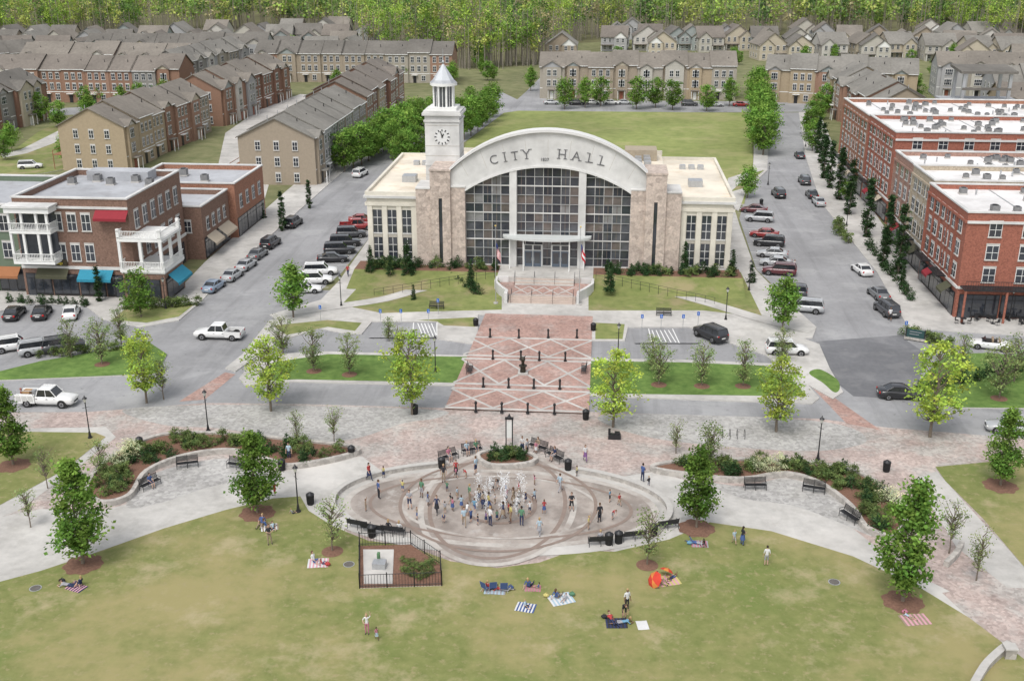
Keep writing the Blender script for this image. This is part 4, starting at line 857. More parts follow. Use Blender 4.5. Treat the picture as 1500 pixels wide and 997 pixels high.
def car_mesh(kind,col):
    s=SPEC[kind]; mb=MB(); P=PM[col]; rows=[]; 
    for (x,zb,zt,w) in s['st']:
        h=zt-zb; half=[(w*.86,zb),(w*.98,zb+h*.22),(w,zb+h*.5),(w*.97,zb+h*.8),(w*.86,zt-.015),(w*.45,zt+.03)]
        rows.append([(x,y,z) for y,z in half]+[(x,-y,z) for y,z in reversed(half)])
    n=12; vs=[p for r in rows for p in r]; fs=[]
    for j in range(len(rows)-1):
        for i in range(n): fs.append((j*n+i,j*n+(i+1)%n,(j+1)*n+(i+1)%n,(j+1)*n+i))
    fs+=[tuple(range(n-1,-1,-1)),tuple((len(rows)-1)*n+i for i in range(n))]
    mb.add(vs,fs,P,True)
    xf,xr=s['gb']; rf,rr=s['gr']; W=s['W']/2
    def belt(x):
        st=s['st']; return float(np.interp(x,[a[0] for a in st],[a[2] for a in st]))
    wb=W*.9; wr=W*.72; z1=s['z']
    A=[(xf,wb*.9,belt(xf)-.02),(xf,-wb*.9,belt(xf)-.02),(xr,-wb*.9,belt(xr)-.02),(xr,wb*.9,belt(xr)-.02)]
    B=[(rf,wr,z1-.06),(rf,-wr,z1-.06),(rr,-wr,z1-.05),(rr,wr,z1-.05)]
    if kind=='convertible':
        mb.add([A[0],A[1],B[1],B[0]],[(0,1,2,3)],CGL); 
        for i in(0,1): mb.tube(A[i],B[i],.035,.03,TRIM,5)
        mb.box(-.9,.75,-.7,.7,.93,1.0,TRIM)
        for y in(-.38,.38): mb.box(-.25,-.05,y-.25,y+.25,1.0,1.3,pm('seat_tan',(.3,.22,.15),.1,2)); mb.box(-1.0,-.8,y-.25,y+.25,1.0,1.2,MC['seat_tan'])
    else:
        mb.add(A+B,[(0,1,5,4),(1,2,6,5),(2,3,7,6),(3,0,4,7)],CGL)
        xm=(rf+rr)/2
        grid=[];
        for x in np.linspace(rr-.05,rf+.05,6):
            for y in np.linspace(-1,1,7):
                e=(1-abs(y)**4)*(1-(abs(x-xm)/(abs(rf-rr)/2+.1))**4*.6); grid.append((x,y*(wr+.02),z1-.07+.08*e))
        mb.add(grid,[(i*7+j,(i+1)*7+j,(i+1)*7+j+1,i*7+j+1) for i in range(5) for j in range(6)],P,True)
        for i in range(4): mb.tube(A[i],B[i],.05,.045,P,6)
        for y in(1,-1):
            mb.tube((rf,y*wr,z1-.055),(rr,y*wr,z1-.05),.045,.045,P,6)
            ms=[(xf+xr)/2+.05] if kind!='suv' else [.1,-1.15]
            if kind=='pickup': ms=[.2]
            for m in ms: mb.tube((m,y*wb*.905,belt(m)-.02),(m-.05,y*(wr+.01),z1-.06),.04,.035,P if kind!='suv' else TRIM,5)
        mb.tube((rf,wr,z1-.055),(rf,-wr,z1-.055),.045,.045,P,6); mb.tube((rr,wr,z1-.05),(rr,-wr,z1-.05),.045,.045,P,6)
        if kind=='suv':
            for y in(1,-1): mb.tube((rf-.2,y*wr*.85,z1+.04),(rr+.2,y*wr*.85,z1+.04),.02,.02,TRIM,5)
    for x in s['wh']:
        for y in(1,-1):
            r=s['r']; mb.tube((x,y*(W-.26),r),(x,y*(W-.0),r),r*1.17,r*1.17,TRIM,16); mb.tube((x,y*(W-.24),r),(x,y*(W+.02),r),r,r,TYRE,16); mb.tube((x,y*(W+.0),r),(x,y*(W+.03),r),r*.62,r*.58,RIM,10)
            for q in range(5):
                a=q*1.2566; mb.tube((x,y*(W+.034),r),(x+r*.5*math.cos(a),y*(W+.034),r+r*.5*math.sin(a)),.03,.03,TRIM,4)
    fx=s['st'][-1][0]; bx=s['st'][0][0]; zf=s['st'][-1][2]; zb_=s['st'][1][2]
    for y in(1,-1):
        mb.ball((fx-.12,y*W*.66,zf+.02),.15,LAMPM,8,(.8,1.3,.55)); 
        if kind!='pickup': mb.ball((bx+.08,y*W*.74,zb_-.14),.14,TAIL,8,(.5,1.1,1.1))
        mb.ball((xf-.25,y*(W+.08),belt(xf)+.08),.1,P,6,(.8,1.2,.8))
        for m in(.35,-.75): mb.box(m-.1,m+.08,y*W*.985-.02,y*W*.985+.02,belt(0)-.2,belt(0)-.16,TRIM)
    mb.box(fx-.06,fx+.015,-W*.42,W*.42,.5,.66,TRIM); mb.box(fx-.1,fx+.02,-.26,.26,.36,.47,WHITE)
    if kind=='pickup':
        for y in(1,-1): mb.box(-2.8,-.96,y*.96-.05,y*.96+.05,.45,1.15,P)
        mb.box(-2.86,-2.801,-1.0,1.0,.45,1.13,P); mb.box(-2.8,-.96,-.91,.91,.5,.62,TRIM); mb.box(-2.95,-2.861,-.95,.95,.42,.6,METAL)
        for y in(1,-1): mb.box(-2.88,-2.861,y*.85-.1,y*.85+.1,.75,1.05,TAIL)
        mb.box(-2.7,-1.0,-.7,.7,.32,.45,TRIM)
    else: mb.box(bx-.012,bx+.05,-.26,.26,.62,.74,WHITE)
    return mb.mesh(kind+'_'+col)
CM={}
def car(kind,col,px,py,deg,name=None,z=.01):
    k=(kind,col)
    if k not in CM: CM[k]=car_mesh(*k)
    x,y=S(px,py,z); nm={'sedan':'parked_car','suv':'parked_suv','pickup':'pickup_truck','convertible':'convertible_car'}[kind]
    return link(name or nm,CM[k],(x,y,z),math.radians(deg))
for a in [('suv','white',470,402,12),('suv','white',462,415,12),('sedan','white',446,428,12),('sedan','black',488,383,12),('suv','black',498,371,12),('suv','black',506,360,12),('suv','dark',515,347,12),('pickup','red',523,336,12),('sedan','red',531,326,12),
 ('sedan','blue',314,424,84),('sedan','silver',341,408,84),('sedan','silver',361,393,84),('sedan','grey',378,377,84),('suv','black',397,361,84),('suv','black',430,331,84),('suv','white',528,258,80),
 ('suv','white',22,512,32),('suv','silver',60,517,32),('suv','dark',94,513,32),('sedan','black',22,464,100),('sedan','black',62,463,104),('sedan','white',105,463,108),
 ('sedan','maroon',1104,311,168),('suv','silver',1112,324,168),('sedan','red',1119,347,168),('suv','black',1126,360,168),('sedan','silver',1131,376,168),('sedan','silver',1136,389,168),('suv','maroon',1141,402,168),('suv','dark',1155,434,168),('suv','silver',1178,456,168),
 ('suv','black',1140,288,95),('sedan','dark',1171,231,90),('suv','dark',1178,269,90),('sedan','black',1189,289,92),('sedan','silver',1199,300,92),('sedan','white',1262,400,100),('sedan','grey',1286,435,98),('suv','dark',1298,459,100),
 ('suv','black',1040,495,125),('suv','white',1152,518,2),('sedan','black',1318,582,0),('convertible','white',1450,510,165),('sedan','silver',1480,632,170),
 ('sedan','silver',808,153,0),('suv','black',845,154,0),('sedan','white',868,153,0),('sedan','white',895,153,0),('sedan','silver',915,153,0),('suv','dark',1010,155,0),('sedan','silver',1048,156,0),('sedan','red',1085,156,0),('sedan','silver',205,166,0),('sedan','white',150,170,0),('suv','white',45,247,20),('sedan','grey',700,160,60)]:
    car(*a,z=.14 if a[2:4]==(1040,495) else .01)
car('pickup','white',322,495,180)
def util():
    mb=MB(); me=car_mesh('pickup','white'); 
    o=link('utility_truck',None,(*S(72,592,.0),.01),0)
    link('cab',me,(0,0,0),0,o,(1,1,1.05))
    gb=pm('truck_body_grey',(.5,.5,.48),.05,2,.5)
    for y in(1,-1):
        mb.box(-3.0,-1.0,y*.84-.18,y*.84+.19,.6,1.35,WHITE)
        for k in range(3): mb.box(-2.9+k*.63,-2.38+k*.63,y*1.035-.01,y*1.035+.01,.7,1.25,gb)
        mb.tube((-2.9,y*.9,1.35),(-2.9,y*.9,1.8),.03,.03,METAL,5); mb.tube((-1.1,y*.9,1.35),(-1.1,y*.9,1.8),.03,.03,METAL,5); mb.tube((-2.95,y*.9,1.8),(-1.05,y*.9,1.8),.03,.03,METAL,5)
    mb.box(-2.5,-1.7,-.45,.45,.63,1.5,pm('compressor_tan',(.35,.22,.12),.2,3)); mb.cyl(-1.35,0,.63,1.6,.25,METAL); mb.tube((-2.8,0,.9),(-2.8,0,1.7),.12,.1,BRICKR,8)
    mb.obj('service_body',parent=o)
util()
# ---------- PEOPLE
SK=[pm('skin_%d'%i,c,.04,4,.6) for i,c in enumerate([(.50,.33,.25),(.38,.24,.17),(.18,.10,.065)])]
HAIR=[pm('hair_%d'%i,c,.1,6,.7) for i,c in enumerate([(.03,.02,.015),(.1,.055,.03),(.35,.24,.12)])]
SHOE=pm('shoe',(.06,.05,.05),.1,3,.7)
CL=[pm('cloth_%d'%i,c,.06,4,.9) for i,c in enumerate([(.58,.58,.58),(.03,.03,.035),(.06,.10,.24),(.36,.05,.05),(.42,.16,.22),(.13,.27,.38),(.09,.2,.12),(.48,.42,.16),(.3,.3,.32),(.2,.1,.24),(.35,.45,.52),(.03,.04,.09),(.28,.22,.16)])]
def pose(name):
    J=dict(pel=(0,0,.93),spi=(0,0,1.14),che=(0,.01,1.34),nec=(0,0,1.46),hd=(0,-.01,1.53),
     sL=(.17,0,1.39),eL=(.23,.03,1.11),wL=(.25,-.05,.87),hL=(.25,-.08,.79),sR=(-.17,0,1.39),eR=(-.23,.03,1.11),wR=(-.25,-.05,.87),hR=(-.25,-.08,.79),
     pL=(.09,0,.88),kL=(.10,-.02,.49),aL=(.10,.01,.09),tL=(.12,-.15,.045),pR=(-.09,0,.88),kR=(-.10,-.02,.49),aR=(-.10,.01,.09),tR=(-.12,-.15,.045))
    if name=='walk': J.update(kL=(.09,-.18,.5),aL=(.09,-.28,.1),tL=(.1,-.43,.07),kR=(-.09,.03,.47),aR=(-.09,.3,.14),tR=(-.1,.17,.045),eL=(.22,.12,1.13),wL=(.24,.16,.9),hL=(.24,.17,.82),eR=(-.22,-.08,1.13),wR=(-.22,-.25,.95),hR=(-.21,-.31,.89))
    if name=='up': J.update(eL=(.3,-.02,1.6),wL=(.28,-.04,1.84),hL=(.27,-.05,1.92),eR=(-.27,-.05,1.2),wR=(-.2,-.25,1.15),hR=(-.15,-.3,1.14))
    if name=='hold': J.update(eL=(.23,-.02,1.13),wL=(.12,-.24,1.12),hL=(.05,-.27,1.13),eR=(-.23,-.02,1.13),wR=(-.12,-.22,1.16),hR=(-.05,-.26,1.17),kL=(.14,-.02,.49),aL=(.17,.01,.09),tL=(.2,-.14,.045))
    if name=='run': J.update(kL=(.09,-.3,.62),aL=(.09,-.2,.28),tL=(.1,-.33,.22),kR=(-.09,.05,.47),aR=(-.09,.25,.1),tR=(-.1,.12,.045),eL=(.3,.08,1.2),wL=(.38,-.1,1.15),hL=(.4,-.17,1.17),eR=(-.32,-.05,1.2),wR=(-.45,-.15,1.25),hR=(-.5,-.18,1.3))
    if name=='bend': J.update(spi=(0,-.08,1.12),che=(0,-.26,1.22),nec=(0,-.36,1.27),hd=(0,-.42,1.28),sL=(.17,-.3,1.24),eL=(.18,-.38,.98),wL=(.15,-.45,.76),hL=(.14,-.47,.68),sR=(-.17,-.3,1.24),eR=(-.18,-.38,.98),wR=(-.15,-.45,.76),hR=(-.14,-.47,.68))
    if name=='bench':
        J={k:(x,y,z-.36) for k,(x,y,z) in J.items()}
        J.update(pL=(.09,-.02,.53),kL=(.11,-.43,.53),aL=(.11,-.45,.1),tL=(.13,-.6,.045),pR=(-.09,-.02,.53),kR=(-.11,-.43,.53),aR=(-.11,-.45,.1),tR=(-.13,-.6,.045),pel=(0,0,.56),eL=(.22,-.05,.8),wL=(.15,-.28,.68),hL=(.12,-.34,.64),eR=(-.22,-.05,.8),wR=(-.15,-.28,.68),hR=(-.12,-.34,.64))
    if name=='ground':
        J={k:(x,y+max(0,(z-.93))*.25,z-.8) for k,(x,y,z) in J.items()}
        J.update(pel=(0,0,.13),pL=(.1,-.03,.12),kL=(.16,-.4,.33),aL=(.13,-.72,.08),tL=(.15,-.86,.07),pR=(-.1,-.03,.12),kR=(-.2,-.42,.13),aR=(-.15,-.8,.07),tR=(-.17,-.9,.14),eL=(.25,.2,.33),wL=(.27,.32,.1),hL=(.28,.36,.04),eR=(-.24,-.03,.35),wR=(-.18,-.25,.28),hR=(-.16,-.32,.27))
    if name=='lie':
        J=dict(pel=(0,0,.13),spi=(0,.22,.14),che=(0,.42,.2),nec=(0,.53,.28),hd=(0,.58,.34),sL=(.17,.47,.22),eL=(.22,.62,.06),wL=(.08,.78,.06),hL=(.03,.84,.05),sR=(-.17,.47,.22),eR=(-.22,.62,.06),wR=(-.1,.8,.06),hR=(-.05,.86,.05),pL=(.09,-.04,.12),kL=(.11,-.45,.08),aL=(.12,-.85,.08),tL=(.13,-.98,.04),pR=(-.09,-.04,.12),kR=(-.13,-.44,.08),aR=(-.1,-.66,.42),tR=(-.1,-.62,.55))
    return J
RAD=dict(pel=(.15,.11),spi=(.125,.095),che=(.155,.1),nec=(.052,.052),hd=(.055,.06),s=(.058,.055),e=(.04,.04),w=(.027,.027),h=(.04,.022),p=(.088,.09),k=(.056,.058),a=(.037,.04),t=(.042,.03))
PMESH={}
def person_mesh(name,shorts,female):
    J=pose(name); ks=list(J); E=[('pel','spi'),('spi','che'),('che','nec'),('nec','hd')]
    for q in'LR': E+=[('che','s'+q),('s'+q,'e'+q),('e'+q,'w'+q),('w'+q,'h'+q),('pel','p'+q),('p'+q,'k'+q),('k'+q,'a'+q),('a'+q,'t'+q)]
    me=bpy.data.meshes.new('sk'); me.from_pydata([J[k] for k in ks],[(ks.index(a),ks.index(b)) for a,b in E],[])
    o=bpy.data.objects.new('sk',me); sc.collection.objects.link(o)
    m=o.modifiers.new('s','SKIN'); m.use_smooth_shade=True
    for i,k in enumerate(ks):
        r=RAD.get(k) or RAD[k[0]]; f=.9 if female and k in('che','spi') or female and k[0]=='s' else 1
        me.skin_vertices[0].data[i].radius=(r[0]*f,r[1]*f); me.skin_vertices[0].data[i].use_root=(k=='pel')
    m2=o.modifiers.new('b','SUBSURF'); m2.levels=1; m2.render_levels=1
    dg=bpy.context.evaluated_depsgraph_get(); ev=bpy.data.meshes.new_from_object(o.evaluated_get(dg)); bpy.data.objects.remove(o)
    lab={}
    for a,b in E:
        k=b[0] if b not in('spi','che','nec','hd') else b
        if k in('spi','che','s','e','nec'): l=1
        elif k in('w','h','hd'): l=0
        elif k in('p','k'): l=2
        elif k=='a': l=0 if shorts else 2
        else: l=3
        lab[(a,b)]=l
    segs=[(Vector(J[a]),Vector(J[b]),lab[(a,b)]) for a,b in E]
    mats=[SK[0],CL[0],CL[2],SHOE,HAIR[0]]
    mb=MB(); mb.mats=list(mats)
    mb.v=[tuple(v.co) for v in ev.vertices]
    for p in ev.polygons:
        c=p.center; best=None;bd=9
        for a,b,l in segs:
            d=b-a; t=max(0,min(1,(c-a).dot(d)/d.length_squared)); q=(a+d*t-c).length
            if q<bd: bd=q;best=(l,t,a,b)
        l=best[0]
        if l==1 and best[3].z==J['nec'][2] and best[1]>.6: l=0
        mb.f.append(tuple(p.vertices)); mb.m.append(l); mb.sm.append(True)
    hd=Vector(J['hd']); d=(hd-Vector(J['nec'])).normalized(); hc=hd+d*.10
    if name=='lie': hc=hd+Vector((0,.05,.08))
    mb.M=Matrix.Translation(hc)
    sk,ha=mats[0],mats[4]
    mb.ball((0,0,0),.1,sk,12,(.78,.95,1.15)); mb.ball((0,.018,.025),.108,ha,12,(.85,.93,1.08))
    mb.ball((0,-.1,-.01),.018,sk,6,(.8,1,1.3))
    for e in(-1,1): mb.ball((e*.032,-.088,.012),.011,ha,6); mb.ball((e*.08,0,-.005),.022,sk,6,(.5,.8,1.3))
    mb.ball((0,-.088,-.05),.02,CL[3],6,(1.1,.4,.35)); 
    if female: mb.ball((0,.06,-.06),.085,ha,8,(1,.55,1.7))
    mb.M=Matrix.Identity(4)
    for q in'LR':
        h=Vector(J['h'+q]); w_=Vector(J['w'+q]); d=(h-w_).normalized(); side=d.cross(Vector((0,0,1)) if abs(d.z)<.8 else Vector((0,1,0))).normalized(); nn=d.cross(side)
        for i,(off,ln) in enumerate(((-.027,.06),(-.009,.07),(.009,.066),(.027,.052))):
            a=h+side*off+d*.01; b=a+d*ln*.55+nn*.004; c=b+d*ln*.4+nn*.02; mb.tube(a,b,.0095,.009,sk,5); mb.tube(b,c,.009,.006,sk,5)
        a=h-d*.03+side*.03; b=a+d*.03+side*.03; mb.tube(a,b,.011,.01,sk,5); mb.tube(b,b+d*.025,.01,.007,sk,5)
    if female and name in('walk','stand','hold'):
        mb.tube((0,0,.55),(0,0,.98),.22,.15,mats[2],12,False)
    return mb.mesh('person_'+name)
rp=random.Random(21)
def person(kind,px,py,ps=None,deg=None,shirt=None,pants=None,z=.05,sc_=None,skin=None):
    female=kind in('woman','girl'); ps=ps or rp.choice(['stand','walk','hold','stand']); shorts=kind in('boy','girl','child') or rp.random()<.4
    k=(ps,shorts,female)
    if k not in PMESH: PMESH[k]=person_mesh(*k)
    s=sc_ or {'man':rp.uniform(1.0,1.06),'woman':rp.uniform(.94,1.0)}.get(kind,rp.uniform(.55,.78))
    x,y=S(px,py,z); o=link(kind,PMESH[k],(x,y,z),math.radians(deg if deg is not None else rp.uniform(0,360)),None,s)
    cols=[SK[skin if skin is not None else rp.choice([0,0,0,1,2])],CL[shirt if shirt is not None else rp.randrange(13)],CL[pants if pants is not None else rp.choice([1,2,8,11,12,11])],SHOE,HAIR[rp.choice([0,1,1,2])]]
    for i in range(5): o.material_slots[i].link='OBJECT'; o.material_slots[i].material=cols[i]
    return o
crowd=[(536,748),(541,703),(562,699),(600,745),(611,760),(618,728),(650,765),(652,752),(663,748),(670,730),(676,745),(684,755),(690,765),(695,750),(708,745),(712,765),(718,770),(728,762),(737,760),(742,735),(748,765),(752,740),(757,748),(764,770),(770,735),(776,752),(783,735),(741,725),(655,720),(668,700),(683,700),(697,694),(722,720),(730,715),(836,745),(845,697),(862,775),(878,762),(893,735),(897,760),(907,740),(941,705),(950,715),(783,710),(797,752),(627,740),(640,752),(702,735),(716,748),(734,748),(745,752),(688,735),(760,728),(700,768),(680,770),(660,738),(820,720),(590,720),(555,730),(725,738)]
for i,(a,b) in enumerate(crowd):
    k=rp.choice(['boy','girl','boy','girl','woman','man']); person(k,a,b,rp.choice(['stand','walk','run','up','bend','hold']) if k in('boy','girl') else None,z=.09)
for a in [('woman',790,784,'walk',170,10,8),('man',1122,828,'stand',180,0,8),('woman',1087,798,'hold',120,1,2),('boy',1075,796,'walk',20,10,8),('man',918,893,'stand',30,0,1),('man',914,905,'bend',10,1,1),('woman',538,928,'up',0,0,4),('girl',552,936,'walk',30,4,10),('man',395,797,'hold',30,1,12),('man',837,748,'hold',0,1,1),('man',878,765,'stand',200,1,1),
 ('woman',857,675,'walk',10,0,9),('man',424,674,'stand',0,10,11),('boy',403,726,'run',0,3,3),('woman',765,662,'hold',0,0,11),('man',772,668,'stand',60,8,1),('girl',785,664,'stand',0,4,0),('man',1163,398,'walk',0,0,11),('man',510,405,'walk',0,3,11),('man',1303,470,'walk',0,0,1),('woman',1306,465,'walk',40,3,11),('man',650,706,'stand',0,1,12),('woman',668,697,'walk',0,3,1)]:
    person(a[0],a[1],a[2],a[3],a[4],a[5],a[6])
# ---------- FURNITURE
def bench_mesh():
    mb=MB(); 
    for i in range(6): mb.box(-.9,.9,-.05-.08*i-.03,-.05-.08*i+.03,.43,.46,BLACK)
    for i in range(5): mb.box(-.9,.9,.0+i*.025,.02+i*.025,.52+i*.09,.58+i*.09,BLACK)
    for x in(-.88,0,.88):
        mb.tube((x,-.48,0),(x,-.45,.43),.025,.025,BLACK,6); mb.tube((x,.05,0),(x,-.02,.45),.025,.025,BLACK,6); mb.tube((x,-.02,.45),(x,.12,1.0),.025,.02,BLACK,6); mb.tube((x,-.48,.41),(x,0,.41),.02,.02,BLACK,6)
    for x in(-.9,.9): mb.tube((x,-.46,.43),(x,-.44,.66),.018,.018,BLACK,6); mb.tube((x,-.46,.66),(x,.05,.66),.022,.022,BLACK,6)
    return mb.mesh('bench')
BM=bench_mesh()
def bench(px,py,deg,sit=0):
    x,y=S(px,py,.03); link('park_bench',BM,(x,y,.03),math.radians(deg),None,1.05)
    for i in range(sit):
        t=(-.5+i*.9 if sit>1 else 0); a=math.radians(deg); bx,by=x+t*math.cos(a)+.22*math.sin(a),y+t*math.sin(a)-.22*math.cos(a)
        k=rp.choice(['man','woman']); key=('bench',True,k=='woman')
        if key not in PMESH: PMESH[key]=person_mesh(*key)
        o=link(k,PMESH[key],(bx,by,.03),a,None,1)
        for j,m in enumerate([SK[0],CL[rp.randrange(13)],CL[rp.choice([1,2,8,11])],SHOE,HAIR[rp.randrange(3)]]): o.material_slots[j].link='OBJECT'; o.material_slots[j].material=m
for a in [(275,682,20,0),(350,684,-10,0),(218,712,60,1),(524,776,165,0),(575,785,172,2),(545,782,168,0),(690,662,25,2),(655,672,40,1),(790,658,-30,1),(815,672,-45,1),(880,800,190,1),(930,792,195,0),(978,776,200,0),(1105,714,5,0),(1192,718,-15,0),(1247,760,-60,0),(640,452,0,0),(972,462,0,0),(685,545,90,0),(858,545,-90,0)]: bench(*a)
def bin_():
    mb=MB(); mb.cyl(0,0,0,.08,.24,BLACK,n=14)
    for i in range(18):
        a=i*2*math.pi/18; mb.tube((.25*math.cos(a),.25*math.sin(a),.05),(.3*math.cos(a),.3*math.sin(a),.85),.018,.018,BLACK,4)
    mb.cyl(0,0,.08,.82,.22,TRIM,.26,14); mb.cyl(0,0,.82,.88,.33,BLACK,.31,14); mb.tube((0,0,.88),(0,0,1.02),.28,.12,BLACK,14); return mb.mesh('bin')
BN=bin_()
for px,py in [(205,655),(515,668),(413,688),(608,606),(858,614),(647,685),(1298,690),(957,784),(906,795),(892,797),(545,786),(832,688),(697,478),(869,485),(1115,300),(455,738)]:
    x,y=S(px,py,.02); link('litter_bin',BN,(x,y,.02),0,None,1.1)
def lamp():
    mb=MB(); mb.cyl(0,0,0,.15,.24,BLACK,.2); mb.cyl(0,0,.15,.6,.15,BLACK,.09); mb.cyl(0,0,.6,3.7,.06,BLACK,.045); mb.ball((0,0,.65),.1,BLACK); mb.ball((0,0,3.7),.09,BLACK); mb.tube((0,0,3.75),(0,0,4.1),.1,.2,pm('lamp_glass',(.6,.6,.55),.03,2,.2),8); mb.tube((0,0,4.1),(0,0,4.35),.25,.03,BLACK,8); mb.ball((0,0,4.4),.05,BLACK)
    mb.tube((-.35,0,3.2),(.35,0,3.2),.02,.02,BLACK,5); return mb.mesh('lamp')
LM_=lamp()
for px,py in [(500,448),(243,452),(638,545),(305,630),(437,748),(1198,672),(1063,468),(1097,425),(1068,345),(385,290),(475,250),(132,640),(1240,330),(1180,215),(1125,270),(1478,470),(905,525)]:
    x,y=S(px,py,.1); link('street_lamp',LM_,(x,y,.02),rt.uniform(0,3),None,1.0)
def bol():
    mb=MB(); mb.cyl(0,0,0,.12,.16,BLACK); mb.cyl(0,0,.12,.8,.1,BLACK,.085); mb.cyl(0,0,.8,.86,.13,BLACK); mb.ball((0,0,.92),.12,BLACK); return mb.mesh('bollard')
BO=bol()
for px,py in [(718,494),(760,495),(803,495),(845,495),(722,526),(763,527),(790,528),(828,529),(708,567),(745,568),(782,569),(820,570),(697,603),(735,604),(773,605),(812,606)]:
    x,y=S(px,py,.15); link('bollard',BO,(x,y,.15),0,None,1.15)
mb=MB(); BRZ=pm('bronze',(.05,.045,.035),.2,4,.5,metal=.5)
mb.box(-.55,.55,-.55,.55,0,.2,CONC); mb.cyl(0,0,.2,.9,.32,BRZ,.28,10); mb.cyl(0,0,.9,1.0,.45,BRZ,.45,12); mb.tube((0,0,1.0),(0,0,1.5),.12,.2,BRZ,10); mb.ball((0,0,1.7),.28,BRZ,10); mb.tube((-.1,0,1.9),(-.35,.1,2.2),.07,.03,BRZ,6); mb.tube((.1,0,1.9),(.3,-.1,2.15),.07,.03,BRZ,6)
mb.obj('bronze_sculpture',(*S(766,547,.15),.15))
mb=MB()
for x in(-.3,.3): mb.box(x-.05,x+.05,-.05,.05,0,2.9,BLACK)
mb.box(-.4,.4,-.12,.12,2.9,3.1,BLACK); mb.box(-.24,.24,-.04,.04,1.0,2.7,pm('panel_white',(.65,.65,.62),.05,3)); mb.tube((0,0,3.1),(0,0,3.5),.2,.02,BLACK,8); mb.box(-.42,.42,-.2,.2,0,.12,BLACK)
mb.obj('information_kiosk',(*S(746,655,0),.01))
mb=MB()
for i in range(4):
    for a in range(8):
        t0,t1=math.pi*a/8,math.pi*(a+1)/8; mb.tube((i*.7,.35*math.cos(t0),.55+.3*math.sin(t0)),(i*.7,.35*math.cos(t1),.55+.3*math.sin(t1)),.025,.025,BLACK,5)
    for s in(-1,1): mb.tube((i*.7,s*.35,0),(i*.7,s*.35,.55),.025,.025,BLACK,5)
mb.obj('bike_rack',(*S(1058,640),.01))
mb=MB(); mb.box(-.6,.6,-.3,.3,0,.45,BLACK); mb.tube((-.5,0,.45),(-.5,0,1.0),.12,.12,BLACK); mb.box(.0,.5,-.2,.2,.45,.7,BLACK); mb.obj('drinking_fountain',(*S(900,642),.01))
BLU=pm('sign_blue',(.02,.12,.45),.03,2,.5)
for px,py in [(558,476),(588,476),(628,476),(642,460),(940,484),(968,484),(1000,484),(1022,480),(470,470),(1325,494)]:
    mb=MB(); mb.tube((0,0,0),(0,0,2.1),.03,.03,METAL,6); mb.box(-.16,.16,-.05,-.032,1.6,2.1,BLU)
    mb.tube((-.02,-.055,1.98),(-.02,-.06,1.98),.03,.03,WHITE,8); mb.box(-.035,-.005,-.058,-.0505,1.78,1.95,WHITE); mb.box(-.03,.08,-.0585,-.051,1.77,1.8,WHITE); mb.box(-.07,.05,-.058,-.0502,1.68,1.71,WHITE)
    mb.obj('accessible_parking_sign',(*S(px,py,.12),.12))
mb=MB(); mb.box(-1.2,1.2,-.15,.15,0,.3,WALLST); mb.box(-1.0,1.0,-.06,.06,.3,1.3,pm('sign_teal',(.03,.07,.07),.05,2)); mb.box(-1.1,-1.0,-.1,.1,.3,1.4,BLACK); mb.box(1.0,1.1,-.1,.1,.3,1.4,BLACK)
for k in range(2): mb.box(-.7,.7-.3*k,-.066,-.061,1.0-k*.3,1.07-k*.3,CL[8])
mb.obj('directory_sign',(*S(1340,498,.12),.12),math.radians(-25))
E0=[S(527,862),S(647,858),S(645,828),S(602,798),(S(527,800))]
mb=MB(); mb.prism(E0,0,.07,KERB,MULCH); mb.prism([S(533,856),S(575,856),S(577,806),S(532,806)],0,.12,CONC)
cx_,cy_=S(556,832); mb.box(cx_-.5,cx_+.5,cy_-.4,cy_+.4,.12,.6,METAL); mb.box(cx_-.3,cx_-.1,cy_+.6,cy_+.9,.12,.9,pm('utility_green',(.1,.2,.1),.1,2))
mb.obj('utility_pad')
mb=MB(); L=E0+[E0[0]]
for a,b in zip(L[:-1],L[1:]):
    a=Vector((*a,.04));b=Vector((*b,.04)); n=max(2,int((b-a).length/.22))
    for z in(.2,1.15): mb.tube(a+Vector((0,0,z)),b+Vector((0,0,z)),.03,.03,BLACK,4)
    for i in range(n+1):
        p=a+(b-a)*i/n; r=.045 if i in(0,n) or i%9==0 else .014; mb.tube(p,p+Vector((0,0,1.3 if r>.03 else 1.15)),r,r,BLACK,4)
mb.obj('black_metal_fence')
for i in range(16): x,y=S(590+(i%8)*6,848-abs(4-i%8)*3-(i//8)*14,.1); link('shrub',rt.choice(TM['H']),(x,y,.08),0,None,rt.uniform(.4,.7))
P=smooth_closed(PX([(1425,1010),(1442,982),(1462,962),(1478,950)]),5,False)
mb=MB(); strip_mesh(mb,P,.4,0,WALLST,z1=.5); strip_mesh(mb,P,.5,.502,WCAP,z1=.58); x,y=S(1478,962); mb.box(x-.35,x+.35,y-.3,y+.4,0,.75,WALLST); mb.box(x-.42,x+.42,y-.37,y+.47,.751,.85,WCAP); mb.obj('stone_wall')
P=smooth_closed(PX([(1385,830),(1400,815),(1408,800)]),4,False); mb=MB(); strip_mesh(mb,P,.4,0,WALLST,z1=.5); mb.obj('stone_wall')
def blanket(px,py,w,d,deg,c1,c2,nst=6,z=.05):
    mb=MB(); n=nst*2; w*=.88; d*=.88
    for i in range(n):
        xa=-w/2+w*i/n; xb=xa+w/n
        for j in range(4):
            ya=-d/2+d*j/4; yb=ya+d/4
            f=lambda x,y:.012+.01*math.sin(x*5+px)+.01*math.cos(y*6)
            mb.add([(xa,ya,f(xa,ya)),(xb,ya,f(xb,ya)),(xb,yb,f(xb,yb)),(xa,yb,f(xa,yb))],[(0,1,2,3)],(c1 if i%2 else c2))
    return mb.obj('picnic_blanket',(*S(px,py,z),z),math.radians(deg))
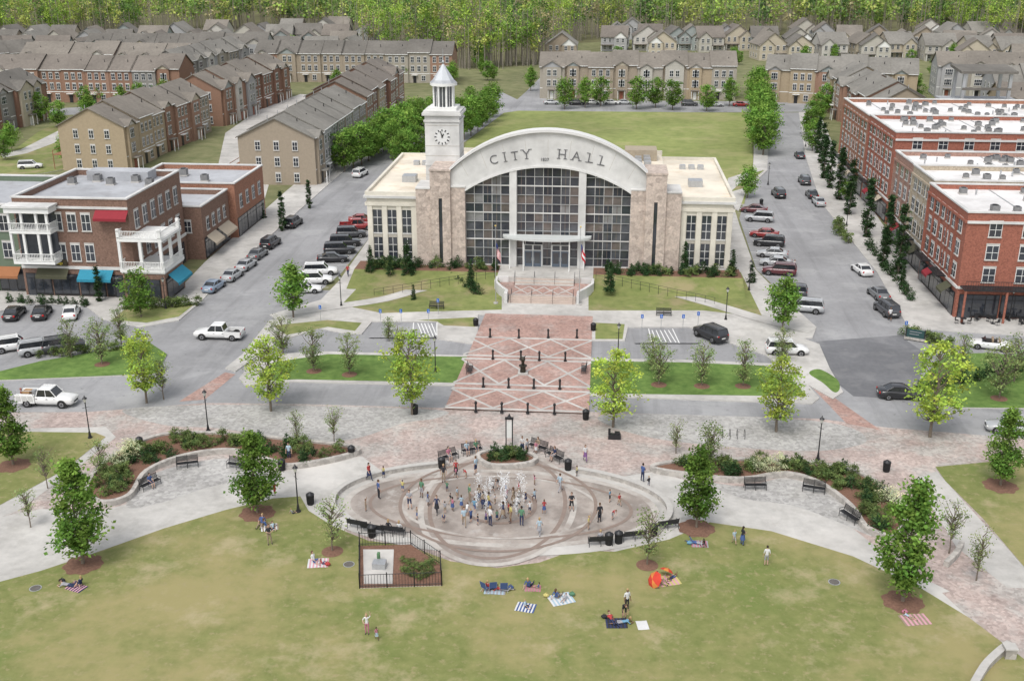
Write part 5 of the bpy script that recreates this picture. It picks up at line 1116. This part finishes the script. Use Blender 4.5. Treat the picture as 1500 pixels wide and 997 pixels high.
def bag(px,py,c):
    mb=MB(); mb.ball((0,0,.16),.2,c,8,(1.2,.7,.8)); mb.tube((-.12,0,.28),(0,0,.42),.015,.015,c,4); mb.tube((0,0,.42),(.12,0,.28),.015,.015,c,4); mb.obj('picnic_bag',(*S(px,py,.06),.06))
PINK=pm('pink_cloth',(.55,.3,.34),.05,3); 
for a in [(466,824,1.8,1.5,10,PINK,CL[0]),(770,889,1.6,1.3,-10,CL[2],CL[0]),(822,877,2.0,1.6,25,CL[10],CL[0]),(903,912,1.7,1.4,5,CL[1],CL[11]),(941,915,.9,1.2,10,CL[0],CL[0]),(1025,796,1.5,1.2,0,CL[8],CL[4]),(976,850,2.2,1.6,20,CL[7],PINK),(1340,907,2.2,1.5,12,PINK,CL[12]),(112,860,1.6,1.1,-20,CL[11],PINK),(395,772,1.6,1.2,20,CL[12],CL[0]),(725,865,1.8,1.0,0,CL[8],CL[10]),(780,861,1.4,1.0,0,CL[4],CL[12])]: blanket(*a)
for a in [(460,822,'woman'),(472,826,'girl'),(716,864,'man'),(736,864,'woman'),(774,860,'woman'),(788,861,'girl'),(770,888,'boy'),(815,876,'woman'),(828,878,'girl'),(898,910,'man'),(910,912,'woman'),(1020,796,'woman'),(1030,797,'girl'),(965,852,'woman'),(985,846,'girl'),(118,857,'woman'),(102,858,'man'),(390,772,'woman'),(400,774,'girl'),(384,768,'man'),(1332,904,'girl'),(428,752,'boy')]:
    person(a[2],a[0],a[1],rp.choice(['ground','ground','ground','lie']),z=.06)
for a in [(480,828,CL[3]),(748,862,CL[2]),(800,874,CL[7]),(885,905,CL[1]),(1010,797,CL[5]),(92,852,CL[1]),(1325,898,CL[4]),(838,872,CL[6])]: bag(*a)
for px,py in [(712,862),(722,861),(738,862)]:
    mb=MB(); 
    for x in(-.28,.28): mb.tube((x,-.3,0),(x,.3,.5),.015,.015,METAL,5); mb.tube((x,.3,0),(x,-.25,.4),.015,.015,METAL,5); mb.tube((x,.25,.38),(x,.4,.95),.015,.015,METAL,5)
    mb.slab4((-.27,-.25,.4),(.27,-.25,.4),(.27,.25,.36),(-.27,.25,.36),.02,CL[2]); mb.slab4((-.27,.25,.4),(.27,.25,.4),(.27,.4,.95),(-.27,.4,.95),.02,CL[2]); mb.obj('folding_chair',(*S(px,py+3,.05),.05),rt.uniform(2.5,3.6))
def umbrella(px,py,tilt,s):
    mb=MB(); cs=[pm('umb_red',(.5,.05,.03),.05,2),pm('umb_orange',(.55,.2,.05),.05,2)]
    n=8
    for i in range(n):
        a0,a1=2*math.pi*i/n,2*math.pi*(i+1)/n; m=cs[1 if i%4==1 else 0] 
        p=lambda a,r,z:(r*math.cos(a),r*math.sin(a),z)
        mb.add([(0,0,.55),p(a0,.55,.4),p(a1,.55,.4)],[(0,1,2)],m); mb.add([p(a0,.55,.4),p(a0,.95,.1),p(a1,.95,.1),p(a1,.55,.4)],[(0,1,2,3)],m)
    mb.tube((0,0,-.6),(0,0,.6),.015,.015,METAL,5)
    o=mb.obj('beach_umbrella',(*S(px,py,.4),.45)); o.rotation_euler=(tilt[0],tilt[1],0); o.scale=(s,s,s)
umbrella(960,850,(.5,-.9),.7); umbrella(976,838,(-.5,.4),.6)
WM=bpy.data.materials.new('water_spray'); WM.use_nodes=True; b=WM.node_tree.nodes['Principled BSDF']; b.inputs['Base Color'].default_value=(.85,.88,.9,1); b.inputs['Roughness'].default_value=.2; b.inputs['Alpha'].default_value=.55
rw=np.random.default_rng(4)
for i in range(12):
    a=2*math.pi*i/9; rr_=2 if i<9 else .5; x0_,y0_=ec[0]+rr_*math.cos(a),ec[1]+rr_*math.sin(a); h=rw.uniform(1.2,3.0); N=260
    t=rw.uniform(0,1,N)**.7; P=np.stack([rw.normal(size=N)*(.04+.16*t),rw.normal(size=N)*(.04+.16*t),t*h+.1],1)
    V=leafquads(P,.05,rw,0); me=bpy.data.meshes.new('jet'); me.from_pydata(V.tolist(),[],np.arange(len(V)).reshape(-1,4).tolist()); me.materials.append(WM); link('water_jet',me,(x0_,y0_,.05))
for i in range(5):
    mb=MB(); mb.cyl(0,0,.7,.74,.4,BLACK); mb.cyl(0,0,0,.7,.04,BLACK); mb.cyl(0,0,0,.04,.25,BLACK)
    for s in(-1,1):
        mb.box(s*.75-.2,s*.75+.2,-.2,.2,.42,.46,BLACK); mb.box(s*.95-.02,s*.95+.02,-.2,.2,.46,.9,BLACK)
        for q in(-1,1):
            for r2 in(-1,1): mb.tube((s*.75+q*.17,r2*.17,0),(s*.75+q*.17,r2*.17,.42),.015,.015,BLACK,4)
    mb.obj('cafe_table',(*S(1410+i*22,474-(i%2)*6,.12),.12),i)
for px,py in [(511,826),(52,861),(1222,852)]:
    mb=MB(); mb.cyl(0,0,0,.03,.45,METAL); mb.cyl(0,0,.03,.04,.38,pm('iron',(.12,.11,.1),.2,5)); mb.obj('manhole_cover',(*S(px,py,.04),.03))
